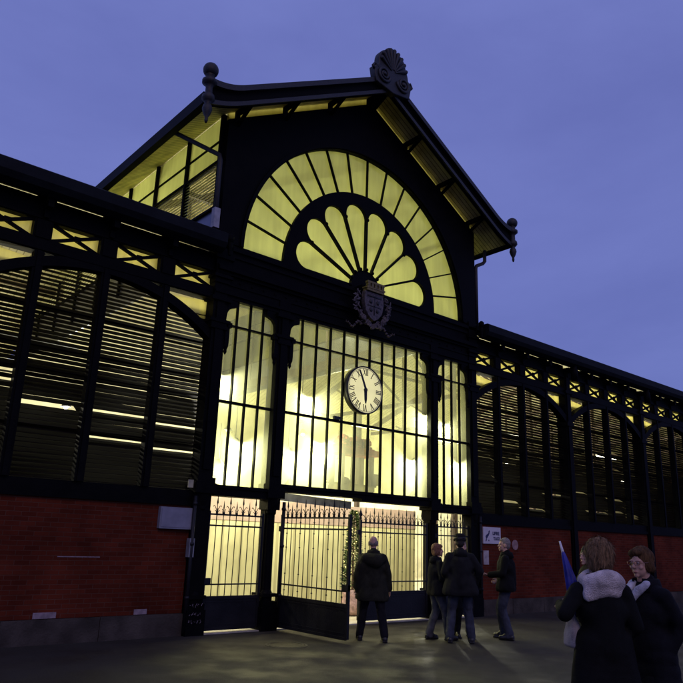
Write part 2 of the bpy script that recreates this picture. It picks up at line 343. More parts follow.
def wing_bay(xc0, k, first):
    """one bay of four louvred sub-bays starting at main column xc0, running +X"""
    xc1 = xc0+4*PITCH; xm = (xc0+xc1)/2
    for j in range(1, 4):
        half_col('mullion', xc0+j*PITCH, .16, ZSIL, 6.15, False)
    # truss band: chords and crossed braces
    tr = Hall()
    tr.box(xc0+.16, xc1-.16, -.05, .18, 6.15, 6.385).box(xc0+.16, xc1-.16, -.05, .18, 6.705, 7.095)
    tr.box(xc0+.16, xc1-.16, -.08, -.05, 6.17, 6.23).box(xc0+.16, xc1-.16, -.075, -.05, 6.72, 6.76)
    for j in range(0, 5):
        x = xc0+j*PITCH
        tr.box(max(x-.155, xc0+.16), min(x+.155, xc1-.16), -.04, .16, 7.096, 7.15) if 0 < j < 4 else None
        if 0 < j < 4: tr.box(x-.155, x+.155, -.045, .17, 6.385, 6.705).box(x-.12, x+.12, -.07, -.045, 6.385, 6.705)
    for j in range(4):
        a = xc0+j*PITCH+.155; b = a+PITCH-.31
        tr.bar((a, .0, 6.385), (b, .0, 6.705), .05, .055).bar((a, .032, 6.705), (b, .032, 6.385), .05, .055)
        tr.box((a+b)/2-.05, (a+b)/2+.05, -.045, -.02, 6.50, 6.59)
    tr.part('lattice_girder', IRON)
    gl = Hall(); gl.box(xc0+.16, xc1-.16, .10, .106, 6.385, 6.705)
    gl.part('frieze_glazing', G_TRUSS)
    # segmental arch with glazed spandrels
    r = 3.49; cz = 2.58; hw = 2.15
    a0 = math.degrees(math.acos(hw/r))
    inn = arcp(xm, cz, r, a0, 180-a0, 36)
    out = arcp(xm, cz, r+.17, math.degrees(math.acos(hw/(r+.17))), 180-math.degrees(math.acos(hw/(r+.17))), 36)
    hplate('arch', [inn+out[::-1]], -.07, .14, IRON)
    # glass only above the arch
    for (xa, sgn) in ((xc0+.16, 1), (xc1-.16, -1)):
        pts = [(xa, 6.15)]
        for i in range(12):
            x = xa+sgn*1.35*i/11; pts.append((x, min(6.149, cz+sqrt((r+.05)**2-(x-xm)**2))))
        Hall().prism(pts, .155, .161).part('spandrel_glazing', G_TRUSS)
    # louvres: clip to arch by stopping the blades at the arch underside
    for j in range(4):
        x0 = xc0+j*PITCH+.12*(j == 0); x1 = xc0+(j+1)*PITCH-.12*(j == 3)
        ms = [(a, b, z, h) for a, b, z, h in miss['all'] if x0-.1 < (a+b)/2 < x1+.1]
        ms = [(max(a, x0), min(b, x1), z, h) for a, b, z, h in ms]
        xo = x0 if j < 2 else x1
        xi = max(min(x0, xc0+4*PITCH), xc0); far = max(abs(x0-xm), abs(x1-xm)); near = min(abs(x0-xm), abs(x1-xm))
        ztop = cz+sqrt(r*r-min(near, 2.14)**2)-.04
        lv = louvre(x0, x1, ZSIL-.06, ztop, ms, k*10+j)
        lv.part('louvre', SLAT)
    # stiffening rails behind the louvres
    rl = Hall()
    for z in (3.35, 4.25, 4.62, 5.3): rl.box(xc0+.1, xc1-.1, .285, .32, z, z+.05)
    rl.part('louvre_rail', IRON)
starts = [XL-8*PITCH, XL-4*PITCH]+[XR+4*PITCH*i for i in range(9)]
for k, x in enumerate(starts): wing_bay(x, k, False)
for x in [XL-8*PITCH, XL-4*PITCH]+[XR+4*PITCH*i for i in range(1, 10)]:
    half_col('wing_column', x, .30, .0 if x > XR or x < -20 else ZSIL, 7.0, True)
    if x > XR:
        f = Hall(); f.lathe((x, -.33, 6.95), [(.10, -.35), (.11, 0), (.07, .05), (.09, .12), (.10, .24), (.085, .34), (.05, .42), (.01, .45)], 12); f.part('eave_finial', IRON, smooth=True)

# wing roofs, gutters and soffits
for x0, x1 in ((WEND_L, GX0-.03), (GX1+.03, WEND_R)):
    gt = Hall(); prof = [(-.32, 7.02), (-.46, 7.08), (-.52, 7.18), (-.52, 7.37), (-.48, 7.40), (-.30, 7.40), (-.28, 7.02)]
    n = len(prof); vs = [(x, y, z) for x in (x0, x1) for y, z in prof]
    gt.add(vs, [tuple(range(n))[::-1], tuple(range(n, 2*n))]+[(i, (i+1) % n, n+(i+1) % n, n+i) for i in range(n)])
    gt.box(x0, x1, -.28, -.05, 7.16, 7.2)
    gt.part('gutter', SLATE)
    Hall().add([(x0, -.28, 7.03), (x1, -.28, 7.03), (x1, .0, 7.13), (x0, .0, 7.13), (x0, -.28, 7.06), (x1, -.28, 7.06), (x1, .0, 7.16), (x0, .0, 7.16)],
               [(0,1,2,3), (4,5,6,7), (0,1,5,4), (2,3,7,6)]).part('eave_soffit', SOFFITX)
    rf = Hall(); s = .36
    a = (-.30, 7.36); b = (7.0, 7.36+s*7.3); c = (DEPTH, 7.36)
    vs = []
    for x in (x0, x1):
        vs += [(x, a[0], a[1]), (x, b[0], b[1]), (x, c[0], c[1]), (x, c[0], c[1]-.14), (x, b[0], b[1]-.14), (x, a[0], a[1]-.14)]
    rf.add(vs, [(0,6,7,1), (1,7,8,2), (0,1,4,5), (1,2,3,4), (6,11,10,7), (7,10,9,8)])
    rf.part('wing_roof', SLATE)
    ce = Hall()
    ce.add([(x0, .02, 7.2), (x1, .02, 7.2), (x1, 7, 7.2+s*7), (x0, 7, 7.2+s*7), (x1, DEPTH, 7.2), (x0, DEPTH, 7.2)], [(0, 1, 2, 3), (3, 2, 4, 5)])
    ce.part('ceiling', INROOF)
    x = XL-8*PITCH if x0 < 0 else XR+PITCH
    while x < x1-.1:
        if x > x0+.1: Hall().prism([(x-.05, 6.88), (x+.05, 6.88), (x+.05, 7.02), (x-.05, 7.02)], -.28, -.05).box(x-.04, x+.04, -.12, -.05, 6.74, 6.88).part('eave_bracket', IRON)
        x += PITCH
    # roof trusses inside
    k = 0; X = x0+PITCH*.5
    bm_ = Hall(); xx = [XL-4*PITCH*i for i in (1, 2)] if x0 < 0 else [XR+4*PITCH*i for i in range(1, 9)]
    for X in xx:
        bm_.bar((X, .3, 7.0), (X, 7, 7.0+s*6.7), .12, .2).bar((X, 7, 7.0+s*6.7), (X, 13.7, 7.0), .12, .2).bar((X, .3, 6.75), (X, 13.7, 6.75), .1, .14)
        for yy in (2.5, 5, 7, 9, 11.5):
            bm_.bar((X, yy, 6.75), (X, yy, 7.0+s*(min(yy, 14-yy)-.3)), .08, .08, (1, 0, 0))
            bm_.bar((X, yy, 6.75), (X, min(yy+2, 12), 7.0+s*(min(yy+2, 12-yy)-.6)), .07, .07)
        bm_.bar((X, 4.5, 0), (X, 4.5, 7.9), .16, .16).bar((X, 9.5, 0), (X, 9.5, 7.9), .16, .16)
    for yy in (1.6, 3.2, 4.8, 6.4, 8, 9.6): bm_.bar((x0, yy, 7.05+s*min(yy, 14-yy)), (x1, yy, 7.05+s*min(yy, 14-yy)), .1, .12)
    bm_.part('roof_truss', BEAM)
Hall().box(WEND_L, WEND_R, DEPTH, DEPTH+.2, 0, 7.3).part('rear_wall', INWALL)
Hall().box(WEND_L-.2, WEND_L, .0, DEPTH+.2, 0, 7.3).box(WEND_R, WEND_R+.2, .0, DEPTH+.2, 0, 7.3).part('end_wall', BRICK)

for x0, x1 in ((WEND_L-.2, WEND_L), (WEND_R, WEND_R+.2)):
    Hall().add([(x, y, z) for x in (x0, x1) for y, z in ((0, 7.3), (DEPTH, 7.3), (7, 9.9))], [(0,1,2), (3,5,4), (0,3,4,1), (1,4,5,2), (2,5,3,0)]).part('end_gable', BRICK)
# ---------------------------------------------------------------- entrance bay: columns
def cast_column(x, w, base=True):
    mb = Hall(); z1 = 6.5
    mb.box(x-w/2, x+w/2, -.10, .20, 2.2, z1)
    mb.box(x-w*.28, x+w*.28, -.135, -.10, 2.85, 6.2)
    # lower shaft: square base block, cylinder, capital
    mb.box(x-w*.62, x+w*.62, -.17, .24, 0, .42).box(x-w*.56, x+w*.56, -.15, .22, .42, .52).box(x-w*.6, x+w*.6, -.16, .23, .60, .66)
    mb.lathe((x, .0, 0), [(.12, .5), (.12, .66), (.095, .72), (.088, 2.1), (.11, 2.14), (.11, 2.2), (.13, 2.28), (.15, 2.42), (.15, 2.5)], 16)
    mb.box(x-w*.40, x+w*.40, .02, .18, .5, 2.3)
    mb.box(x-w*.7, x+w*.7, -.17, .23, 2.42, 2.60).box(x-w*.62, x+w*.62, -.15, .22, 2.60, 2.70)
    mb.box(x-w*.62, x+w*.62, -.15, .2, 5.55, 5.68).box(x-w*.75, x+w*.75, -.17, .2, 5.68, 5.74)
    mb.box(x-w*.75, x+w*.75, -.17, .2, 6.12, 6.2)
    mb.part('cast_column', IRON)
XA, XB = 1.56, 6.24
for x, w in ((XA, .29), (XB, .27), (XL, .30), (XR, .30)): cast_column(x, w)
# small consoles hung on the columns below the upper rail
def console(x, s):
    mb = Hall(); a = x+s*.15
    mb.box(min(a, a+s*.09), max(a, a+s*.09), -.13, -.03, 5.30, 5.70).box(min(a, a+s*.13), max(a, a+s*.13), -.15, -.02, 5.62, 5.72)
    mb.lathe((a+s*.05, -.08, 5.08), [(.01, 0), (.035, .05), (.03, .1), (.055, .16), (.06, .24)], 10)
    mb.part('console', IRON, smooth=False)
for x, ss in ((XL, (1,)), (XA, (-1, 1)), (XB, (-1, 1)), (XR, (-1,))):
    for s_ in ss: console(x, s_)
# downpipes at the columns
for x, dx in ((XA+.18, .05), (XR+.17, 0), (XL-.18, 0)):
    mb = Hall().tube([(x+dx, -.12, .05), (x+dx, -.12, 2.36)], .035, 10)
    for z in (.6, 1.5, 2.2): mb.lathe((x+dx, -.12, z), [(.045, 0), (.045, .05)], 10)
    mb.part('downpipe', GATE_IRON, smooth=True)
# raised pier at the wing joint
for s_, x in ((-1, XL), (1, XR)):
    mb = Hall()
    mb.box(x-.17, x+.17, -.13, .24, 6.5, 7.45).box(x-.21, x+.21, -.17, .24, 7.0, 7.08).box(x-.21, x+.21, -.17, .24, 6.6, 6.66)
    mb.lathe((x+s_*.05, -.38, 7.2), [(.03, -.2), (.05, -.05), (.05, .06), (.075, .12), (.075, .2), (.03, .25)], 10)
    mb.part('corner_pier', IRON)
hplate('lower_pier', [[(XL-.19, 0), (XL+.16, 0), (XL+.16, 2.5), (XL-.19, 2.5)]], -.09, .2, IRON)
hplate('lower_pier', [[(XR-.16, 0), (XR+.2, 0), (XR+.2, 2.5), (XR-.16, 2.5)]], -.09, .2, IRON)

# transoms
mb = Hall()
mb.box(XL+.15, XA-.145, -.12, .2, 2.39, 2.592).box(XL+.15, XA-.145, -.15, -.12, 2.53, 2.57)
mb.box(XB+.135, XR-.15, -.12, .2, 2.39, 2.592).box(XB+.135, XR-.15, -.15, -.12, 2.53, 2.57)
mb.box(XA+.145, XM, -.12, .2, 2.56, 2.705).box(XM, XB-.135, -.12, .2, 2.50, 2.705).box(XA+.145, XB-.135, -.15, -.12, 2.64, 2.68)
mb.part('transom', IRON)
mb = Hall().bar((1.8, .30, 2.50), (XM+.05, .30, 2.42), .02, .16); mb.part('transom_board', pbr('grey_board', (.30, .29, .24), .8))

# glazing screens
def screen(x0, x1, z0, n):
    gl = Hall().box(x0-.03, x1+.03, .03, .036, z0-.01, Z_GT+.02); gl.part('glazing', G_MAIN)
    fr = Hall(); w = (x1-x0)/n
    for i in range(1, n): fr.box(x0+i*w-.016, x0+i*w+.016, -.03, .029, z0, Z_GT)
    for z, h in ((Z_R1, .035), (Z_R2, .05)): fr.box(x0, x1, -.045, .029, z-h/2, z+h/2)
    fr.part('glazing_bars', IRON)
    # corner brackets with rounded bite
    for sx, xe in ((1, x0), (-1, x1)):
        w = .36; h = .50
        lp = [(xe-sx*.02, Z_GT+.02), (xe+sx*.27, Z_GT+.02), (xe+sx*.27, Z_GT-.13), (xe+sx*.21, Z_GT-.15)]
        lp += [(xe+sx*(.21-.17*sin(t)), Z_GT-.16-.19*(1-cos(t))*1.0) for t in [pi/2*i/8 for i in range(1, 9)]]
        lp += [(xe+sx*.03, Z_GT-.44), (xe+sx*.07, Z_R1+.03), (xe-sx*.02, Z_R1+.03)]
        hplate('corner_bracket', [lp], -.07, .02, IRON)
LGL, LGR, CGL, CGR, RGL, RGR = .14, 1.40, 1.71, 6.10, 6.38, 7.60
screen(LGL, LGR, Z_G0, 4); screen(CGL, CGR, Z_G0C, 11); screen(RGL, RGR, Z_G0, 4)
# small sensor on the middle rail
Hall().box(3.02, 3.20, -.10, -.045, Z_R2+.025, Z_R2+.09).part('junction_box', DARK)

# entablature between glazing and fan
mb = Hall()
mb.box(GX0+.04, GX1-.04, -.08, .2, Z_GT, ZC-.0)
for z0, z1, d in ((6.30, 6.36, .12), (6.50, 6.53, .10), (6.70, 6.76, .14), (6.76, 6.84, .20), (6.84, 6.88, .16), (7.10, 7.14, .11), (7.24, 7.32, .13)):
    mb.box(GX0+.02, GX1-.02, -d, -.08, z0, z1)
for i in range(27):
    x = GX0+.3+i*(GX1-GX0-.6)/26; mb.lathe((x, -.085, 6.60), [(.02, -.015), (.02, .015)], 6)
mb.part('entablature', IRON)

# gable wall with semicircular opening
def zr(x): return 12.60-SLOPE*abs(x-XM)
TOPG = .17
out = [(GX0, 7.389), (GX1, 7.389), (GX1, zr(GX1)-TOPG), (XM, zr(XM)-TOPG), (GX0, zr(GX0)-TOPG)]
hole = arcp(XM, ZC+.001, R1, 0, 180, 72)
# build as one outline (opening touches the base)
outl = [(GX1, ZC), (GX1, zr(GX1)-TOPG), (XM, zr(XM)-TOPG), (GX0, zr(GX0)-TOPG), (GX0, ZC)]+hole[::-1]
hplate('gable_wall', [outl], -.10, .16, IRON)
hplate('arch_moulding', [arcp(XM, ZC, R1+.10, 0, 180, 72)+arcp(XM, ZC, R1+.02, 180, 0, 72)], -.14, -.10, IRON)
mb = Hall()
for i in range(1, 9):
    pass
# glazed strip under the rake and its posts
for sgn in (-1, 1):
    x0, x1 = XM, XM+sgn*4.04
    st = Hall(); v = []
    for y in (.0, .006):
        v += [(x0, y, zr(x0)-TOPG-.01), (x1, y, zr(x1)-TOPG-.01), (x1, y, zr(x1)+.02), (x0, y, zr(x0)+.02)]
    st.add(v, [(0,1,2,3), (4,5,6,7), (0,1,5,4), (2,3,7,6)]); st.part('rake_glazing', G_TRUSS)
    for d in (.05, 1.30, 2.60, 3.82):
        x = XM+sgn*d; pb = Hall()
        pb.bar((x, -.05, zr(x)-.55), (x, -.05, zr(x)), .09, .08, (0, 1, 0)).bar((x, -.08, zr(x)-.35), (x, -.66, zr(x)-.06), .06, .07).bar((x, -.06, zr(x)-.045), (x, -.72, zr(x)-.045), .09, .10)
        pb.part('rake_bracket', IRON)
mb = Hall()
for i in range(16):      # outer ring bars
    a = radians(11.25*i)
    if i: mb.bar((XM+R2*cos(a), -.01, ZC+R2*sin(a)), (XM+R1*cos(a), -.01, ZC+R1*sin(a)), .06, .032, (0, 0, 1) if 0 else (-sin(a), 0, cos(a)))
mb.part('fan_bars', IRON)
Hall().prism(arcp(XM, ZC, R1+.03, 0, 180, 60), .03, .036).part('fan_glazing', G_FAN)
# scalloped inner ring with eight petal openings
def petal(k):
    a = 11.25+22.5*k; ca = radians(a); half = radians(11.25); tip = 2.14; rc = tip/(1+sin(half)); rad = rc*sin(half)-.022
    cx, cz = XM+rc*cos(ca), ZC+rc*sin(ca)+.01
    pts = arcp(cx, cz, rad, a-90-4, a+90+4, 22)
    r0 = .47; ex = .022/r0
    for t in (half-ex, -(half-ex)): pts.append((XM+r0*cos(ca+t), ZC+.01+r0*sin(ca+t)))
    return [(x, max(z, ZC+.035)) for x, z in pts]
hplate('scalloped_ring', [arcp(XM, ZC, R2, 0, 180, 64)]+[petal(k) for k in range(8)], -.06, .025, IRON)
for k in range(9):
    a = radians(22.5*k); Hall().ell((XM+.50*cos(a), -.08, ZC+.50*sin(a)), (.045, .04, .045), n=8, m=6).part('fan_bead', IRON, smooth=True)
    if 0 < k < 8: Hall().ell((XM+1.80*cos(a), -.07, ZC+1.80*sin(a)), (.05, .03, .05), n=8, m=6).part('fan_bead', IRON, smooth=True)

# crest over the centre
cr = empty('x'); bpy.data.objects.remove(cr)
def crest():
    cx, y = XM, -.30
    base = Hall(); base.box(cx-.30, cx+.30, -.26, -.08, 6.62, 7.40); bs = base.part('crest', IRON)
    sh = [(cx-.27, 7.22), (cx+.27, 7.22), (cx+.29, 6.98), (cx+.24, 6.76), (cx+.12, 6.62), (cx, 6.56), (cx-.12, 6.62), (cx-.24, 6.76), (cx-.29, 6.98)]
    plate('shield', [sh], -.36, -.26, CREST, bs, .015)
    q = MB()
    q.box(cx-.22, cx+.22, -.385, -.36, 7.11, 7.15).box(cx-.015, cx+.015, -.38, -.36, 6.68, 7.1).box(cx-.21, cx+.21, -.38, -.36, 6.88, 6.91)
    for dx, dz in ((-.11, 7.0), (.11, 7.0), (-.1, 6.8), (.1, 6.8)): q.ell((cx+dx, -.375, dz), (.05, .03, .055), n=8, m=6)
    q.build('shield_charges', IRON2, bs, True)
    c = MB(); c.box(cx-.27, cx+.27, -.42, -.22, 7.24, 7.33)
    for i in range(5):
        x = cx-.22+.11*i; c.box(x-.035, x+.035, -.43, -.35, 7.33, 7.46).box(x-.05, x+.05, -.435, -.345, 7.42, 7.47)
    c.box(cx-.29, cx+.29, -.43, -.21, 7.30, 7.335)
    c.build('crown', GILT, bs)
    rib = MB(); pts = []
    for i in range(25):
        t = -1+2*i/24; x = cx+t*.42; z = 6.42+.30*t*t+.03*sin(t*9); pts.append((x, -.36+.03*sin(i*1.3), z))
    for i in range(24): rib.bar(pts[i], pts[i+1], .02, .11, (0, 0, 1))
    rib.build('ribbon', CREST, bs)
    rnd = random.Random(3)
    for s_ in (-1, 1):
        lv = MB()
        for i in range(14):
            t = i/13; x = cx+s_*(.16+.36*sin(t*2.3)); z = 6.46+.70*t
            lv.tube([(x, -.3, z), (cx+s_*(.16+.36*sin((t+.07)*2.3)), -.3, z+.05)], .014, 6)
            for e in range(3):
                a = rnd.uniform(0, 2*pi); R = Matrix.Rotation(a, 3, 'Y')
                lv.ell((x+rnd.uniform(-.06, .06), -.31+rnd.uniform(-.05, .02), z+rnd.uniform(-.04, .04)), (.022, .014, .07), R, 7, 5)
        for i in range(10):   # scrolling foot
            t = i/9; lv.ell((cx+s_*(.30+.45*t), -.27, 6.44-.10*t+.06*sin(t*8)), (.05*(1.1-t), .03, .03), Matrix.Rotation(rnd.uniform(-.6, .6), 3, 'Y'), 7, 5)
        lv.build('laurel_branch', CREST, bs, True)
crest()

# ---------------------------------------------------------------- gable roof
EH = 4.85; YF = -.75; YB = 13.
def ztop(x): return 12.83-SLOPE*abs(x-XM)
rf = Hall()
for sgn in (-1, 1):
    xe = XM+sgn*EH
    v = [(XM, YF+.06, 12.80), (xe, YF+.06, ztop(xe)-.03), (xe, YB, ztop(xe)-.03), (XM, YB, 12.80), (XM, YF+.06, 12.66), (xe, YF+.06, ztop(xe)-.17), (xe, YB, ztop(xe)-.17), (XM, YB, 12.66)]
    rf.add(v, [(0,1,2,3), (0,1,5,4), (1,2,6,5), (2,3,7,6), (4,5,6,7)])
rf.part('gable_roof', SLATE)
sf = Hall()
for sgn in (-1, 1):
    xe = XM+sgn*(EH-.02)
    z = lambda x: zr(x)+.02
    v = [(XM, YF+.08, z(XM)), (xe, YF+.08, z(xe)), (xe, YB, z(xe)), (XM, YB, z(XM))]
    sf.add(v, [(0,1,2,3)])
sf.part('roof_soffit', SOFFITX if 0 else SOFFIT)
# rake fascia (moulded), upswept at the feet
for sgn in (-1, 1):
    pts_t = []; pts_b = []
    for i in range(41):
        d = (EH+.06)*i/40; x = XM+sgn*d; f = max(0, (d-4.15)/.75)
        pts_t.append((x, 12.85-SLOPE*d+.22*f*f)); pts_b.append((x, 12.42-SLOPE*d+.12*f*f))
    hplate('rake_fascia', [pts_t+pts_b[::-1]], YF-.0, YF+.07, IRON2 if 0 else IRON)
    up = [(x, z-.03) for x, z in pts_t]; lo = [(x, z-.10) for x, z in pts_t]
    hplate('rake_moulding', [[(x, z+.03) for x, z in pts_t]+lo[::-1]], YF-.09, YF-.001, IRON2)
    hplate('rake_moulding', [[(x, z+.10) for x, z in pts_b]+pts_b[::-1]], YF-.05, YF-.001, IRON2)
# eave gutters along the lantern
for sgn in (-1, 1):
    xe = XM+sgn*EH; z = ztop(xe)
    a, b = sorted((xe-sgn*.02, xe+sgn*.13))
    Hall().box(a, b, YF+.08, YB, z-.28, z-.02).part('eave_gutter', SLATE)
    # foot finial
    f = Hall(); c = (XM+sgn*(EH+.07), YF-.02, z+.05)
    f.lathe(c, [(.02, -.80), (.035, -.74), (.03, -.68), (.07, -.60), (.10, -.50), (.085, -.42), (.05, -.38), (.09, -.33), (.13, -.28), (.12, -.20), (.075, -.15), (.07, .0), (.10, .04), (.15, .08), (.15, .14), (.09, .19), (.075, .24), (.10, .26)], 18)
    f.ell((c[0], c[1], c[2]+.38), (.155, .155, .155), n=18, m=12)
    f.part('foot_finial', IRON2, smooth=True)
# ridge acroterion: palmette with scrolls
def acro():
    cx, y = XM, YF-.06; z0 = 12.72
    lp = [(cx+.50*cos(radians(a))*(.92+.08*abs(cos(radians(a*3.6)))), z0+.22+.66*sin(radians(a))*(.92+.08*abs(cos(radians(a*3.6))))) for a in range(0, 181, 6)]
    lp += [(cx-.62, z0+.10), (cx-.55, z0-.25), (cx, z0-.35), (cx+.55, z0-.25), (cx+.62, z0+.10)]
    o = plate('ridge_ornament', [lp], y-.05, y+.09, IRON2, hall, .03); o.location = (-XM, 0, 0)
    r = MB()
    for k in range(9):
        a = radians(20+17.5*k); r.caps((cx+.08*cos(a), y-.08, z0+.22+.08*sin(a)), (cx+.44*cos(a), y-.10, z0+.22+.60*sin(a)), .02, .055, 8)
    r.build('palmette', IRON2, o, True)
    r = MB()
    for s_ in (-1, 1):
        pts = []
        for i in range(40):
            t = i/39*4.2*pi/1.0; rr = .21*(1-i/44); pts.append((cx+s_*(.33+rr*cos(t+pi)), y-.09-.02*(i/39), z0+.0+rr*sin(t+pi)))
        r.tube(pts, [.045*(1-.5*i/39) for i in range(40)], 8); r.ell((cx+s_*.33, y-.11, z0), (.05, .05, .05), n=10, m=7)
        r.tube([(cx+s_*.5, y-.05, z0+.12), (cx+s_*.62, y-.05, z0+.2), (cx+s_*.68, y-.05, z0+.10), (cx+s_*.62, y-.05, z0+.04)], .035, 8)
    r.build('scroll', IRON2, o, True)
acro()
# eave downpipes crossing from the gutter to the corner
for sgn in (-1, 1):
    xe = XM+sgn*(EH-.0); xc = XM+sgn*4.14
    if sgn < 0: pts = [(xe, .83, 10.0), (xe+.03, .75, 9.86), (xc, -.02, 9.28), (xc, -.06, 9.15), (xc, -.06, 7.5)]
    else: pts = [(xe-.35, -.1, 9.75), (xe-.35, -.1, 9.42), (xe-.42, -.09, 9.34), (xc+.03, -.06, 9.2), (xc, -.06, 9.1), (xc, -.06, 7.4)]
    Hall().tube(pts, .05, 10).part('rain_pipe', IRON2, smooth=True)
Hall().box(GX0-.16, GX0-.03, -.12, .0, 7.62, 8.05).part('pipe_box', pbr('grey_box', (.3, .3, .34), .5))

# lantern side walls: glass, glass louvres, zinc apron
for sgn in (-1, 1):
    x = XM+sgn*4.04; zt = zr(x)+.0
    a, b = sorted((x, x-sgn*.006))
    Hall().box(a, b, .18, YB, 9.24, zt+.0).part('lantern_glazing', G_FAN)
    lv = Hall(); z = 8.22
    while z < 9.22:
        xo = x+sgn*.04; xi = x-sgn*.05
        lv.add([(xo, .18, z), (xo, YB, z), (xi, YB, z+.055), (xi, .18, z+.055), (xo, .18, z+.005), (xo, YB, z+.005), (xi, YB, z+.06), (xi, .18, z+.06)],
               [(0,1,2,3), (4,5,6,7), (0,1,5,4), (2,3,7,6)]); z += .075
    lv.part('glass_louvre', G_LOUV)
    a, b = sorted((x+sgn*.01, x-sgn*.05))
    Hall().box(a, b, .16, YB, 7.0, 8.14).part('zinc_apron', ZINC)
    pt = Hall(); a, b = sorted((x+sgn*.07, x-sgn*.06))
    for y in (.10, 1.55, 3.1, 4.65, 6.2, 7.75, 9.3, 10.85, 12.4): pt.box(a, b, y-.04, y+.04, 7.3, zt)
    for z in (8.14, 9.20): pt.box(a+.001, b-.001, .1, YB, z, z+.05)
    pt.box(a+.03, b-.03, .1, YB, 9.72, 9.745)
    pt.part('lantern_frame', IRON)
Hall().box(GX0, GX1, YB, YB+.1, 7., 12.3).part('lantern_back', INWALL)
# lantern interior trusses
mb = Hall()
for y in (3.1, 6.2, 9.3):
    for sgn in (-1, 1): mb.bar((XM, y, 12.35), (XM+sgn*4, y, 12.35-SLOPE*4), .12, .2)
    mb.bar((XM-4, y, 9.9), (XM+4, y, 9.9), .1, .12)
    for sgn in (-1, 1): mb.bar((XM+sgn*4, y, 7.), (XM+sgn*4, y, 9.9), .1, .1).bar((XM+sgn*1.6, y, 9.9), (XM+sgn*1.6, y, 11.4), .08, .08)
mb.bar((XM-3.6, .9, 8.4), (XM+1.6, .9, 11.3), .12, .14); mb.bar((XM+.4, .9, 8.0), (XM+3.6, .9, 9.8), .1, .12); mb.bar((XM-2, 1.3, 7.8), (XM+3., 1.3, 10.4), .08, .12)  # loose raking beams added to throw soft diagonal shadows on the fan glass
for sgn in (-1, 1): mb.bar((XM+sgn*3.95, .2, 7.3), (XM+sgn*3.95, YB, 7.3), .14, .3)
mb.part('lantern_truss', BEAM)

# ---------------------------------------------------------------- gates
def spike(mb, x, z, tall, y=0.):
    if tall:
        mb.tube([(x, y, z-.02), (x, y, z+.17), (x, y, z+.20), (x, y, z+.33)], [.008, .008, .018, .002], 6)
        for s_ in (-1, 1):
            mb.tube([(x, y, z+.02), (x+s_*.02, y, z+.08), (x+s_*.05, y, z+.13), (x+s_*.075, y, z+.145), (x+s_*.085, y, z+.12)], .007, 5)
            mb.tube([(x, y, z+.0), (x+s_*.025, y, z+.045), (x+s_*.05, y, z+.06)], .007, 5)
    else:
        mb.tube([(x, y, z-.02), (x, y, z+.08), (x, y, z+.11), (x, y, z+.24)], [.008, .008, .014, .002], 6)
        for s_ in (-1, 1): mb.tube([(x+s_*.02, y, z), (x+s_*.022, y, z+.06), (x+s_*.035, y, z+.09)], .007, 5)
    mb.lathe((x, y, z+.0), [(.02, 0), (.024, .015), (.02, .03)], 8)
def gate(name, org, rz, w, nb, beads, label, lock_end=False, latch=0):
    root = bpy.data.objects.new(name, None); COL.objects.link(root); root.parent = hall
    root.location = (org[0]-XM, org[1], org[2]); root.rotation_euler = (0, 0, rz); root['label'] = label
    f = MB()
    f.box(0, .05, -.025, .025, .07, 2.12).box(w-.05, w, -.025, .025, .07, 2.12)
    for z, h in ((2.06, .03), (1.86, .03), (.83, .025), (.60, .06), (.075, .05)): f.box(.05, w-.05, -.02, .02, z-h/2, z+h/2)
    f.box(0-.06, .0, -.02, .02, .5, .6).box(-.06, .0, -.02, .02, 1.8, 1.9)
    f.build('gate_frame', GATE_IRON, root)
    b = MB(); st = (w-.1)/(nb+1)
    for i in range(nb):
        x = .05+(i+1)*st; b.tube([(x, 0, .62), (x, 0, 2.07)], .0085, 6, False)
        if beads and i % 3 == 0:
            for z in (.72, 1.02, 1.5, 1.76, 1.96): b.lathe((x, 0, z), [(.01, 0), (.02, .012), (.01, .024)], 8)
    b.build('gate_bars', GATE_IRON, root)
    s_ = MB()
    for i in range(nb): spike(s_, .05+(i+1)*st, 2.075, i % 2 == 0)
    s_.build('gate_spikes', GATE_IRON, root)
    p = MB().box(.05, w-.05, -.008, .008, .10, .575)
    p.box(.10, w-.10, -.014, -.008, .14, .16).box(.10, w-.10, -.014, -.008, .52, .54)
    p.build('gate_panel', GATE_IRON, root)
    if latch:
        x = w-.05 if latch > 0 else .0
        MB().box(x-.10*(latch > 0), x+.10*(latch < 0)+.05, -.04, .03, .84, .94).build('lock_case', GATE_IRON, root)
    if lock_end:
        MB().lathe((.02, 0, 2.12), [(.02, 0), (.035, .03), (.02, .06), (.05, .1), (.03, .15), (.012, .2), (.003, .25)], 8).build('gate_finial', GATE_IRON, root, True)
    return root
gate('side_gate', (.16, 0, 0), 0, 1.24, 7, False, 'closed side gate left of the open leaf', latch=-1)
gate('side_gate', (6.40, 0, 0), 0, 1.18, 8, True, 'closed side gate at the right')
gate('open_gate', (1.80, -.06, 0), -pi/2, 2.06, 13, True, 'open gate leaf swung out over the asphalt', latch=1)
gate('closed_gate', (3.93, 0, 0), 0, 2.14, 15, True, 'closed leaf of the central gate', lock_end=True)
Hall().box(XL+.16, XR-.16, -.10, .25, .0, .018).part('threshold', pbr('threshold_stone', (.45, .42, .33), .7, .2, 6, .2))
VEST = boards('vestibule_panel', (.33, .305, .14), (.50, .47, .23), .5, 0)
pw = MB().box(-.3, 8.1, 2.3, 2.36, .012, 2.02).build('partition_wall', VEST, None, org=(XM, 2.3, .012), label='pale boarded partition standing inside the entrance behind the gates', category='partition')
MB().box(-.3-XM, 8.1-XM, -.02, .08, 2.01, 2.5).build('frieze_board', pbr('pinkish_board', (.33, .24, .17), .7, .15, 3), pw)
